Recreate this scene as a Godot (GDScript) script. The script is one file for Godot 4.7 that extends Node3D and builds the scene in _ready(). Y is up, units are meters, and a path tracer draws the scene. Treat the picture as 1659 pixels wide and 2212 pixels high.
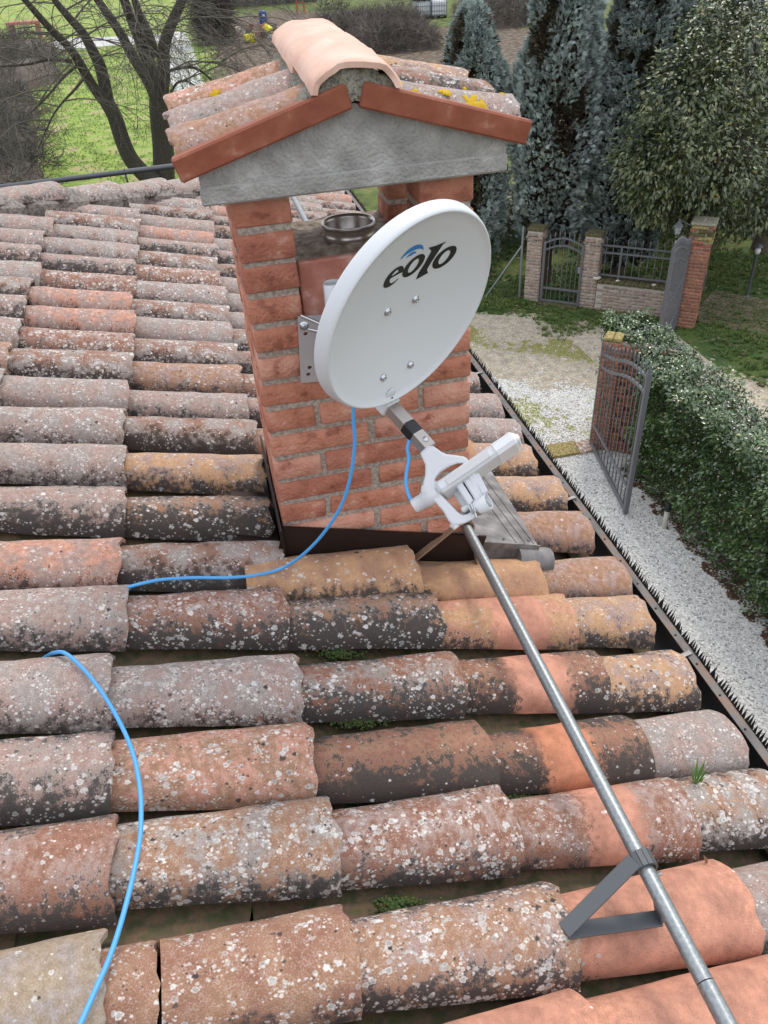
extends Node3D
# A hip roof of barrel tiles with a brick chimney and a dish, a gated drive and trees below. Metres, y up; the lens is 7 m above the drive.

const YAW := 0.19682
const PITCH := 0.65258
const ROLL := 0.06163
const FOC := 1700.0
const TH := 0.2850            # roof pitch, a little over 16 degrees
var cam_r: Vector3
var cam_d: Vector3
var cam_f: Vector3
var CAM := Vector3(0, 7, 0)
var M := {}
var used := {}
var rng := RandomNumberGenerator.new()

# ---------------------------------------------------------------- positions
func ray(px: float, py: float) -> Vector3:
	return cam_r * ((px - 829.5) / FOC) + cam_d * ((py - 1106.0) / FOC) + cam_f
func on_z(px: float, py: float, z: float) -> Vector3:
	var r := ray(px, py)
	return CAM + r * (z / r.z)
func on_y(px: float, py: float, y := 0.0) -> Vector3:
	var r := ray(px, py)
	return CAM + r * ((y - CAM.y) / r.y)
func roof(s: float, z: float, h := 0.0) -> Vector3:
	return Vector3(s * cos(TH) + h * sin(TH), 5.636 - s * sin(TH) + h * cos(TH), z)
func on_roof(px: float, py: float, h := 0.0) -> Vector3:
	var r := ray(px, py)
	var n := Vector3(sin(TH), cos(TH), 0)
	return CAM + r * ((roof(0, 0, h) - CAM).dot(n) / r.dot(n))
func on_plane(px: float, py: float, p: Vector3, n: Vector3) -> Vector3:
	var r := ray(px, py)
	return CAM + r * ((p - CAM).dot(n) / r.dot(n))

# ---------------------------------------------------------------- things
func numbered(called: String) -> String:
	if not used.has(called):
		used[called] = 0
		return called
	used[called] += 1
	return "%s_%03d" % [called, used[called]]
func thing(called: String, label: String, category: String, at := Vector3.ZERO, turn := 0.0, group := "") -> Node3D:
	var o := Node3D.new()
	o.name = numbered(called)
	add_child(o)
	o.position = at
	o.rotation.y = turn
	tag(o, label, category, group)
	return o
func tag(o: Node, label: String, category: String, group := "") -> void:
	o.set_meta("label", label)
	o.set_meta("category", category)
	if group != "":
		o.set_meta("group", group)
func part(called: String, mesh: Mesh, mat: Material, parent: Node, xf := Transform3D()) -> MeshInstance3D:
	var o := MeshInstance3D.new()
	o.name = called
	o.mesh = mesh
	o.material_override = mat
	o.transform = xf
	parent.add_child(o, true)
	return o
# a part given in world space under a thing that stands somewhere
func wpart(called: String, mesh: Mesh, mat: Material, parent: Node3D) -> MeshInstance3D:
	var o := part(called, mesh, mat, parent)
	o.transform = world_of(parent).affine_inverse()
	return o
func world_of(n: Node3D) -> Transform3D:
	var t := n.transform
	var p := n.get_parent()
	while p is Node3D and p != self:
		t = p.transform * t
		p = p.get_parent()
	return t
func struct(called: String, mesh: Mesh, mat: Material) -> MeshInstance3D:
	var o := part(called, mesh, mat, self)
	o.set_meta("kind", "structure")
	o.set_meta("label", called.replace("_", " "))
	return o
func stuff(called: String, mesh: Mesh, mat: Material, parent: Node, xfs: Array, cols := []) -> MultiMeshInstance3D:
	var mm := MultiMesh.new()
	mm.transform_format = MultiMesh.TRANSFORM_3D
	mm.use_colors = cols.size() > 0
	mm.mesh = mesh
	mm.instance_count = xfs.size()
	for i in xfs.size():
		mm.set_instance_transform(i, xfs[i])
		if cols.size() > 0:
			mm.set_instance_color(i, cols[i])
	var o := MultiMeshInstance3D.new()
	o.name = called
	o.multimesh = mm
	o.material_override = mat
	parent.add_child(o, true)
	o.set_meta("kind", "stuff")
	return o

# ---------------------------------------------------------------- shapes
class Sh:
	var st := SurfaceTool.new()
	var n := 0
	var group := 0
	func _init() -> void:
		st.begin(Mesh.PRIMITIVE_TRIANGLES)
	func smooth(g: int) -> void:
		group = g
	func tri(a: Vector3, b: Vector3, c: Vector3) -> void:
		for p in [a, b, c]:
			st.set_smooth_group(group)
			st.add_vertex(p)
	func quad(a: Vector3, b: Vector3, c: Vector3, d: Vector3) -> void:
		tri(a, b, c)
		tri(a, c, d)
	func triuv(a: Vector3, b: Vector3, c: Vector3, ua: Vector2, ub: Vector2, uc: Vector2) -> void:
		st.set_smooth_group(group)
		st.set_uv(ua)
		st.add_vertex(a)
		st.set_smooth_group(group)
		st.set_uv(ub)
		st.add_vertex(b)
		st.set_smooth_group(group)
		st.set_uv(uc)
		st.add_vertex(c)
	func done() -> ArrayMesh:
		st.generate_normals()
		st.index()
		return st.commit()
	# box with chamfered edges, in the frame t
	func box(size: Vector3, t := Transform3D(), ch := 0.0) -> void:
		var h := size / 2.0
		if ch <= 0.0:
			group = -1
			for ax in 3:
				for s in [-1.0, 1.0]:
					var u := (ax + 1) % 3
					var w := (ax + 2) % 3
					var q := []
					for k in [[-1, -1], [1, -1], [1, 1], [-1, 1]]:
						var p := Vector3()
						p[ax] = h[ax] * s
						p[u] = h[u] * k[0]
						p[w] = h[w] * k[1]
						q.append(t * p)
					if s < 0:
						quad(q[0], q[1], q[2], q[3])
					else:
						quad(q[0], q[3], q[2], q[1])
			return
		group = -1
		var c: float = minf(ch, minf(h.x, minf(h.y, h.z)) * 0.9)
		var at := func(sx: float, sy: float, sz: float, ax: int) -> Vector3:
			var p := Vector3(sx * (h.x - c), sy * (h.y - c), sz * (h.z - c))
			p[ax] = [sx, sy, sz][ax] * h[ax]
			return t * p
		for ax in 3:
			for s in [-1.0, 1.0]:
				var u := (ax + 1) % 3
				var w := (ax + 2) % 3
				var q := []
				for k in [[-1.0, -1.0], [1.0, -1.0], [1.0, 1.0], [-1.0, 1.0]]:
					var g := [0.0, 0.0, 0.0]
					g[ax] = s
					g[u] = k[0]
					g[w] = k[1]
					q.append(at.call(g[0], g[1], g[2], ax))
				if s < 0:
					quad(q[0], q[1], q[2], q[3])
				else:
					quad(q[0], q[3], q[2], q[1])
		for ax in 3:      # edges along ax
			var u := (ax + 1) % 3
			var w := (ax + 2) % 3
			for su in [-1.0, 1.0]:
				for sw in [-1.0, 1.0]:
					var g := [0.0, 0.0, 0.0]
					g[u] = su
					g[w] = sw
					g[ax] = -1.0
					var a0: Vector3 = at.call(g[0], g[1], g[2], u)
					var b0: Vector3 = at.call(g[0], g[1], g[2], w)
					g[ax] = 1.0
					var a1: Vector3 = at.call(g[0], g[1], g[2], u)
					var b1: Vector3 = at.call(g[0], g[1], g[2], w)
					if su * sw > 0:
						quad(a0, a1, b1, b0)
					else:
						quad(a0, b0, b1, a1)
		for sx in [-1.0, 1.0]:
			for sy in [-1.0, 1.0]:
				for sz in [-1.0, 1.0]:
					var a: Vector3 = at.call(sx, sy, sz, 0)
					var b: Vector3 = at.call(sx, sy, sz, 1)
					var d: Vector3 = at.call(sx, sy, sz, 2)
					if sx * sy * sz > 0:
						tri(a, d, b)
					else:
						tri(a, b, d)
	# bar with a rectangular section between two points
	func bar(a: Vector3, b: Vector3, w: float, hgt: float, up := Vector3.UP, ch := 0.0) -> void:
		var x := (b - a)
		var l := x.length()
		x = x / l
		var zz := x.cross(up)
		if zz.length() < 0.01:
			zz = x.cross(Vector3(0.3, 0.2, 0.9))
		zz = zz.normalized()
		var yy := zz.cross(x)
		box(Vector3(l, hgt, w), Transform3D(Basis(x, yy, zz), (a + b) / 2.0), ch)
	# round tube through points with a radius each (or one)
	func tube(pts: Array, rad, seg := 8, caps := true) -> void:
		var rings := []
		var prev := Vector3.ZERO
		for i in pts.size():
			var p: Vector3 = pts[i]
			var d: Vector3 = ((pts[mini(i + 1, pts.size() - 1)] as Vector3) - (pts[maxi(i - 1, 0)] as Vector3)).normalized()
			var x: Vector3
			if i == 0:
				x = d.cross(Vector3.UP if absf(d.y) < 0.9 else Vector3.RIGHT).normalized()
			else:
				x = (prev - d * prev.dot(d)).normalized()
			prev = x
			var y := d.cross(x)
			var r: float = rad[i] if rad is Array else rad
			var ring := []
			for k in seg:
				var an := TAU * k / seg
				ring.append(p + (x * cos(an) + y * sin(an)) * r)
			rings.append(ring)
		group = 1
		for i in pts.size() - 1:
			for k in seg:
				var k2 := (k + 1) % seg
				quad(rings[i][k], rings[i + 1][k], rings[i + 1][k2], rings[i][k2])
		if caps:
			group = -1
			for k in range(1, seg - 1):
				tri(rings[0][0], rings[0][k], rings[0][k + 1])
				var e: Array = rings[-1]
				tri(e[0], e[k + 1], e[k])
	# surface of revolution about y of t; profile = [r, y] from bottom to top, outside
	func lathe(profile: Array, seg := 16, t := Transform3D(), sm := 1) -> void:
		group = sm
		for i in profile.size() - 1:
			for k in seg:
				var a0 := TAU * k / seg
				var a1 := TAU * (k + 1) / seg
				var p: Array = profile[i]
				var q: Array = profile[i + 1]
				var v := func(pr: Array, an: float) -> Vector3: return t * Vector3(pr[0] * cos(an), pr[1], pr[0] * sin(an))
				if p[0] > 1e-6:
					tri(v.call(p, a0), v.call(p, a1), v.call(q, a1))
				if q[0] > 1e-6:
					tri(v.call(p, a0), v.call(q, a1), v.call(q, a0))
	# polygon in the xy plane of t, thick along z from z0 to z1
	func prism(poly: PackedVector2Array, z0: float, z1: float, t := Transform3D()) -> void:
		group = -1
		var pl := poly
		if Geometry2D.is_polygon_clockwise(pl):
			pl = poly.duplicate()
			pl.reverse()
		var idx := Geometry2D.triangulate_polygon(pl)
		for i in range(0, idx.size(), 3):
			var a := pl[idx[i]]
			var b := pl[idx[i + 1]]
			var c := pl[idx[i + 2]]
			if (b - a).cross(c - a) > 0:
				var sw := b
				b = c
				c = sw
			tri(t * Vector3(a.x, a.y, z1), t * Vector3(b.x, b.y, z1), t * Vector3(c.x, c.y, z1))
			tri(t * Vector3(a.x, a.y, z0), t * Vector3(c.x, c.y, z0), t * Vector3(b.x, b.y, z0))
		for i in pl.size():
			var a := pl[i]
			var b := pl[(i + 1) % pl.size()]
			quad(t * Vector3(a.x, a.y, z0), t * Vector3(a.x, a.y, z1), t * Vector3(b.x, b.y, z1), t * Vector3(b.x, b.y, z0))

func spline(pts: Array, per := 6) -> Array:
	var out := []
	for i in pts.size() - 1:
		var p0: Vector3 = pts[maxi(i - 1, 0)]
		var p1: Vector3 = pts[i]
		var p2: Vector3 = pts[i + 1]
		var p3: Vector3 = pts[mini(i + 2, pts.size() - 1)]
		for k in per:
			out.append(p1.cubic_interpolate(p2, p0, p3, float(k) / per))
	out.append(pts[-1])
	return out

# ---------------------------------------------------------------- materials
func mat(called: String, c: Color, rough := 0.8, metal := 0.0) -> StandardMaterial3D:
	var m := StandardMaterial3D.new()
	m.resource_name = called
	m.albedo_color = c
	m.roughness = rough
	m.metallic = metal
	M[called] = m
	return m
func noise(freq: float, seed_: int, octaves := 4, kind := FastNoiseLite.TYPE_SIMPLEX_SMOOTH) -> FastNoiseLite:
	var n := FastNoiseLite.new()
	n.seed = seed_
	n.noise_type = kind
	n.frequency = freq
	n.fractal_octaves = octaves
	n.fractal_type = FastNoiseLite.FRACTAL_FBM if octaves > 1 else FastNoiseLite.FRACTAL_NONE
	return n
func ntex(size: int, n: FastNoiseLite, stops := [], bump := 0.0) -> NoiseTexture2D:
	var t := NoiseTexture2D.new()
	t.width = size
	t.height = size
	t.seamless = true
	t.noise = n
	if stops.size() > 0:
		var g := Gradient.new()
		var off := PackedFloat32Array()
		var col := PackedColorArray()
		for s in stops:
			off.append(s[0])
			col.append(s[1])
		g.offsets = off
		g.colors = col
		t.color_ramp = g
	if bump > 0.0:
		t.as_normal_map = true
		t.bump_strength = bump
	return t
# colours by noise and relief by noise, laid on in metres
func rough_mat(called: String, stops: Array, period: float, freq: float, seed_: int, bump := 4.0, rough := 0.9, bfreq := 0.03, world := true, size := 512) -> StandardMaterial3D:
	var m := mat(called, Color.WHITE, rough)
	m.albedo_texture = ntex(size, noise(freq, seed_, 5), stops)
	if bump > 0.0:
		m.normal_enabled = true
		m.normal_texture = ntex(size, noise(bfreq, seed_ + 7, 5), [], bump)
	m.uv1_triplanar = true
	m.uv1_world_triplanar = world
	m.uv1_scale = Vector3.ONE / period
	return m
func rgb8(r: int, g: int, b: int) -> Color:
	return Color8(r, g, b)

# ---------------------------------------------------------------- barrel tiles
# Each cell of the atlas is one weathered tile: fired clay, black crust with a torn outline, round lichens, a newer bare band.
const CW := 512
const CH := 256
var tile_cells := []
func cells() -> void:
	# clay, second clay, lichen count, lichen size, black amount, where the black starts across the tile, bare band u0..u1, band colour
	var pg := [160, 134, 123]
	var ot := [160, 122, 97]
	var rd := [144, 102, 83]
	var sa := [190, 136, 113]
	var tan := [186, 145, 108]
	var gr := [154, 142, 134]
	tile_cells = [
		[pg, sa, 330, 1.2, 0.55, 0.80, 0, 0, sa],      # 0  A left: pink
		[gr, rd, 520, 1.1, 0.62, 0.66, 0, 0, sa],      # 1  A: grey over black
		[tan, ot, 110, 1.5, 0.56, 0.80, 0, 0, tan],     # 2  A: new tan, stained
		[tan, ot, 30, 1.0, 0.46, 0.88, 0, 0, tan],     # 3  A: clean tan
		[ot, pg, 180, 1.2, 0.50, 0.84, 0, 0, sa],      # 4  A: brown
		[pg, gr, 520, 1.4, 0.56, 0.76, 0, 0, sa],      # 5  B left
		[rd, pg, 620, 1.5, 0.62, 0.66, 0, 0, sa],      # 6  B red heavy lichen
		[ot, gr, 380, 1.4, 0.75, 0.60, 0, 0, sa],      # 7  B black lower
		[tan, sa, 200, 1.1, 0.50, 0.80, 0.42, 0.80, sa],# 8  B tan with bare band
		[tan, pg, 360, 1.1, 0.60, 0.76, 0, 0, sa],     # 9  B right
		[gr, pg, 900, 1.1, 0.50, 0.78, 0, 0, sa],      # 10 C grey
		[gr, pg, 1100, 1.3, 0.50, 0.82, 0, 0, sa],     # 11 C grey heavy
		[rd, gr, 620, 1.3, 0.66, 0.66, 0, 0, sa],      # 12 C red grey
		[rd, ot, 260, 1.2, 0.72, 0.66, 0.40, 0.78, sa],# 13 C bare band
		[tan, pg, 380, 1.4, 0.66, 0.74, 0, 0, sa],     # 14 C right
		[pg, gr, 420, 1.3, 0.70, 0.68, 0, 0, sa],      # 15 D left
		[ot, sa, 540, 1.35, 0.44, 0.92, 0, 0, sa],      # 16 D orange, lichen
		[rd, ot, 90, 1.1, 0.66, 0.62, 0, 0, sa],       # 17 D red with black blotches
		[rd, ot, 190, 1.2, 0.74, 0.62, 0.36, 0.70, [192, 128, 96]], # 18 D bare orange band
		[gr, pg, 1200, 0.9, 0.42, 0.88, 0, 0, sa],     # 19 D right, grey pink
		[rd, pg, 300, 1.1, 0.62, 0.72, 0, 0, sa],      # 20 E left
		[ot, gr, 720, 1.35, 0.58, 0.78, 0, 0, sa],      # 21 E big orange
		[rd, pg, 820, 1.4, 0.60, 0.76, 0, 0, sa],      # 22 E red, white lichen
		[rd, pg, 520, 1.0, 0.55, 0.82, 0.42, 0.74, sa],# 23 E bare band
		[gr, ot, 640, 1.5, 0.66, 0.74, 0, 0, sa],      # 24 E right
		[[158, 140, 118], gr, 140, 0.9, 0.34, 0.95, 0, 0, sa], # 25 F left, beige
		[ot, rd, 560, 1.35, 0.56, 0.84, 0, 0, sa],      # 26 F cracked tile
		[ot, pg, 660, 1.4, 0.62, 0.74, 0, 0, sa],      # 27 F lichen over black
		[sa, [202, 144, 118], 70, 0.9, 0.48, 0.88, 0.24, 0.97, sa], # 28 F bare salmon
		[pg, gr, 560, 1.1, 0.50, 0.82, 0, 0, sa],      # 29 generic pink grey
		[gr, rd, 700, 1.2, 0.60, 0.74, 0, 0, sa],      # 30 generic
		[ot, pg, 420, 1.2, 0.56, 0.80, 0, 0, sa],      # 31 generic orange
	]
func tile_atlas() -> StandardMaterial3D:
	cells()
	var W := CW * 4
	var Hh := CH * 8
	var col := PackedByteArray()
	col.resize(W * Hh * 3)
	var hgt := PackedByteArray()
	hgt.resize(W * Hh)
	var nb := noise(0.011, 11, 4).get_image(W, Hh).get_data()
	var nm := noise(0.045, 12, 4).get_image(W, Hh).get_data()
	var nf := noise(0.22, 13, 3).get_image(W, Hh).get_data()
	var ns := noise(0.012, 14, 3)
	ns.domain_warp_enabled = false
	var r := RandomNumberGenerator.new()
	for ci in 32:
		r.seed = 900 + ci
		var c: Array = tile_cells[ci]
		var x0 := (ci % 4) * CW
		var y0 := (ci / 4) * CH
		var a: Array = c[0]
		var b: Array = c[1]
		var band: Array = c[8]
		var amt: float = c[4]
		var bv: float = c[5]
		var u0: float = c[6]
		var u1: float = c[7]
		var ar: float = a[0]
		var ag: float = a[1]
		var ab: float = a[2]
		var br: float = b[0]
		var bg: float = b[1]
		var bb: float = b[2]
		var spk := clampf(float(c[2]) / 1100.0, 0.04, 0.55)
		var slant := r.randf_range(-0.1, 0.1)
		for y in CH:
			var v := (y + 0.5) / CH
			# the black crust keeps to the damp foot of the tile on both sides
			var foot := maxf(v - bv, (1.0 - v) - bv) * 4.2
			var i := (y0 + y) * W + x0
			for x in CW:
				var big := nb[i] / 255.0
				var mid := nm[i] / 255.0
				var fin := nf[i] / 255.0
				var k := clampf((big - 0.5) * 2.4 + (mid - 0.5) * 1.2 + 0.45, 0.0, 1.0)
				var g := 0.86 + fin * 0.24 + (mid - 0.5) * 0.22
				var R := (ar + (br - ar) * k) * g
				var G := (ag + (bg - ag) * k) * g
				var B := (ab + (bb - ab) * k) * g
				# a thin grey bloom of crustose lichen in fine specks
				var sp := clampf((fin - 0.58 + (mid - 0.5) * 0.5) * 8.0, 0.0, 1.0) * spk
				R += (168.0 - R) * sp
				G += (161.0 - G) * sp
				B += (155.0 - B) * sp
				var hh := 96.0 + (fin - 0.5) * 60.0 + (mid - 0.5) * 60.0
				var u := float(x) / CW
				var bare := 0.0
				if u1 > 0.0:
					var ww := (mid - 0.5) * 0.09 + (fin - 0.5) * 0.06 + slant * (v - 0.5)
					bare = clampf(minf(u + ww - u0, u1 - u - ww) * 22.0, 0.0, 1.0)
					var g2 := 0.90 + fin * 0.16 + (big - 0.5) * 0.30 + (mid - 0.5) * 0.12
					if fin < 0.16 and mid < 0.5:
						g2 *= 0.8
					R += (band[0] * g2 - R) * bare
					G += (band[1] * g2 - G) * bare
					B += (band[2] * g2 - B) * bare
				var blk := clampf((foot + (mid - 0.5) * 1.6 + (big - 0.5) * 1.3 + (amt - 0.66) * 2.0 + (fin - 0.5) * 1.5) * 1.7, 0.0, 0.88) * (1.0 - bare * 0.97)
				if blk > 0.0:
					var g3 := 0.8 + fin * 0.45
					R += (58.0 * g3 - R) * blk
					G += (53.0 * g3 - G) * blk
					B += (50.0 * g3 - B) * blk
				var o := i * 3
				col[o] = int(clampf(R, 0, 255))
				col[o + 1] = int(clampf(G, 0, 255))
				col[o + 2] = int(clampf(B, 0, 255))
				hgt[i] = int(clampf(hh, 0, 255))
				i += 1
		# lichens: round, grey white, some with a paler rim, a few dark ones; fewer on the bare band
		var count: int = int(c[2] * 1.9)
		var sz: float = c[3] * r.randf_range(0.8, 1.15)
		var cl := noise(0.012, 300 + ci, 2)
		for q in count:
			var cx := r.randf() * CW
			var cy := r.randf() * CH
			var tries := 0
			while cl.get_noise_2d(cx, cy * 1.5) < r.randf_range(-0.35, 0.3) and tries < 3:
				cx = r.randf() * CW
				cy = r.randf() * CH
				tries += 1
			var u := cx / CW
			if u1 > 0.0 and u > u0 and u < u1 and r.randf() < 0.96:
				continue
			var rad := sz * (0.95 + 1.3 * pow(r.randf(), 2.6) + (3.0 * pow(r.randf(), 9.0)))
			var dark := r.randf() < 0.14
			var tone := r.randf_range(172, 224)
			var thin := r.randf_range(0.6, 0.98)
			var lr := tone
			var lg := tone * 0.975
			var lb := tone * 0.945
			if dark:
				lr = 62.0
				lg = 56.0
				lb = 52.0
				rad *= 0.8
			var p1 := r.randf() * 6.28
			var p2 := r.randf() * 6.28
			var rim := r.randf() < 0.5 and rad > 3.0
			var rx := rad * 1.3
			var ry := rad
			for yy in range(maxi(0, int(cy - ry * 1.4)), mini(CH - 1, int(cy + ry * 1.4) + 1) + 1):
				for xx in range(maxi(0, int(cx - rx * 1.4)), mini(CW - 1, int(cx + rx * 1.4) + 1) + 1):
					var dx := (xx - cx) / rx
					var dy := (yy - cy) / ry
					var d2 := dx * dx + dy * dy
					if d2 > 1.9:
						continue
					var an := atan2(dy, dx)
					var edge := 1.0 + 0.11 * sin(an * 3.0 + p1) + 0.09 * sin(an * 5.0 + p2)
					var d := sqrt(d2) / edge
					var cov := clampf((1.0 - d) * rad * 0.8 + 0.3, 0.0, thin)
					if cov <= 0.0:
						continue
					var i := (y0 + yy) * W + x0 + xx
					var f := 0.86 + nf[i] / 255.0 * 0.28
					if rim and d < 0.62:
						f *= 0.82
					var o := i * 3
					col[o] = int(clampf(col[o] + (lr * f - col[o]) * cov, 0, 255))
					col[o + 1] = int(clampf(col[o + 1] + (lg * f - col[o + 1]) * cov, 0, 255))
					col[o + 2] = int(clampf(col[o + 2] + (lb * f - col[o + 2]) * cov, 0, 255))
					hgt[i] = mini(255, hgt[i] + int(26 * cov))
	var im := Image.create_from_data(W, Hh, false, Image.FORMAT_RGB8, col)
	var hi := Image.create_from_data(W, Hh, false, Image.FORMAT_L8, hgt)
	hi.convert(Image.FORMAT_RGBA8)
	hi.bump_map_to_normal_map(3.0)
	var m := mat("weathered tile", Color.WHITE, 0.93)
	m.albedo_texture = ImageTexture.create_from_image(im)
	m.normal_enabled = true
	m.normal_texture = ImageTexture.create_from_image(hi)
	m.normal_scale = 0.8
	m.texture_repeat = false
	return m

# A barrel tile: x runs downhill from 0 to len, the crown lies at y = 0, z runs across. It widens downhill.
func tile_mesh(length: float, narrow: float, wide: float, hgt: float, seed_: int, cell: int, nu := 12, nv := 14, ua := 0.0, ub := 1.0, thick := 0.013) -> ArrayMesh:
	var nz := noise(1.0, seed_, 2)
	var s := Sh.new()
	var org := Vector2((cell % 4) * CW + 3, (cell / 4) * CH + 3) / Vector2(CW * 4, CH * 8)
	var ext := Vector2(CW - 6, CH - 6) / Vector2(CW * 4, CH * 8)
	var sag := nz.get_noise_1d(5.5) * 0.006
	var at := func(u: float, v: float, inset: float) -> Vector3:
		var ph := PI * (0.03 + 0.94 * v)
		var w := lerpf(narrow, wide, u) / 2.0 - inset
		var hh := hgt * lerpf(0.86, 1.0, u) - inset
		var x := length * u
		if u > 0.97:
			x += nz.get_noise_2d(v * 4.0, 9.0) * 0.012 + nz.get_noise_2d(v * 16.0, 3.0) * 0.004
		var wob := nz.get_noise_2d(u * 3.0, v * 3.0) * 0.0045 + nz.get_noise_2d(u * 11.0 + 4.0, v * 11.0) * 0.0016 + sag * sin(u * PI)
		return Vector3(x, pow(sin(ph), 0.86) * hh - hgt + wob + (lerpf(0.92, 1.0, u) - 1.0) * 0.0, -w * cos(ph) * (1.0 + wob))
	var us := []
	for k in nu + 1:
		us.append(float(k) / nu)
	us.insert(nu, 1.0 - 0.005 / length)
	var uvat := func(u: float, v: float) -> Vector2:
		return org + ext * Vector2(lerpf(ua, ub, u), v)
	s.smooth(1)
	for a in us.size() - 1:
		for b in nv:
			var u0: float = us[a]
			var u1: float = us[a + 1]
			var v0 := float(b) / nv
			var v1 := float(b + 1) / nv
			var i0 := 0.0
			var i1 := 0.003 if a == us.size() - 2 else 0.0
			var p00: Vector3 = at.call(u0, v0, i0)
			var p10: Vector3 = at.call(u1, v0, i1)
			var p11: Vector3 = at.call(u1, v1, i1)
			var p01: Vector3 = at.call(u0, v1, i0)
			s.triuv(p00, p11, p10, uvat.call(u0, v0), uvat.call(u1, v1), uvat.call(u1, v0))
			s.triuv(p00, p01, p11, uvat.call(u0, v0), uvat.call(u0, v1), uvat.call(u1, v1))
	s.smooth(2)
	for b in nv:        # the two ends and the inside
		var v0 := float(b) / nv
		var v1 := float(b + 1) / nv
		for e in [1.0, 0.0]:
			var i0 := 0.003 if e > 0.5 else 0.0
			var o0: Vector3 = at.call(e, v0, i0)
			var o1: Vector3 = at.call(e, v1, i0)
			var n0: Vector3 = at.call(e, v0, thick)
			var n1: Vector3 = at.call(e, v1, thick)
			var t0: Vector2 = uvat.call(absf(e - 0.01), v0)
			var t1: Vector2 = uvat.call(absf(e - 0.01), v1)
			s.triuv(o0, o1, n1, t0, t1, t1)
			s.triuv(o0, n1, n0, t0, t1, t0)
	s.smooth(3)
	for a in 3:
		for b in nv:
			var u0 := a / 3.0
			var u1 := (a + 1) / 3.0
			var v0 := float(b) / nv
			var v1 := float(b + 1) / nv
			var p00: Vector3 = at.call(u0, v0, thick)
			var p10: Vector3 = at.call(u1, v0, thick)
			var p11: Vector3 = at.call(u1, v1, thick)
			var p01: Vector3 = at.call(u0, v1, thick)
			s.triuv(p00, p10, p11, uvat.call(u0, v0), uvat.call(u1, v0), uvat.call(u1, v1))
			s.triuv(p00, p11, p01, uvat.call(u0, v0), uvat.call(u1, v1), uvat.call(u0, v1))
	s.smooth(4)
	for a in 3:         # the long lower edges
		var u0 := a / 3.0
		var u1 := (a + 1) / 3.0
		for v in [0.0, 1.0]:
			var p0: Vector3 = at.call(u0, v, 0.0)
			var p1: Vector3 = at.call(u1, v, 0.0)
			var q0: Vector3 = at.call(u0, v, thick)
			var q1: Vector3 = at.call(u1, v, thick)
			var t0: Vector2 = uvat.call(u0, v)
			var t1: Vector2 = uvat.call(u1, v)
			s.triuv(p0, p1, q1, t0, t1, t1)
			s.triuv(p0, q1, q0, t0, t1, t0)
	return s.done()

const JOINTS := [-1.58, -1.175, -0.77, -0.365, 0.04, 0.43, 0.845, 1.12]
func hip_z(x: float) -> float:
	return -5.5 - x

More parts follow.
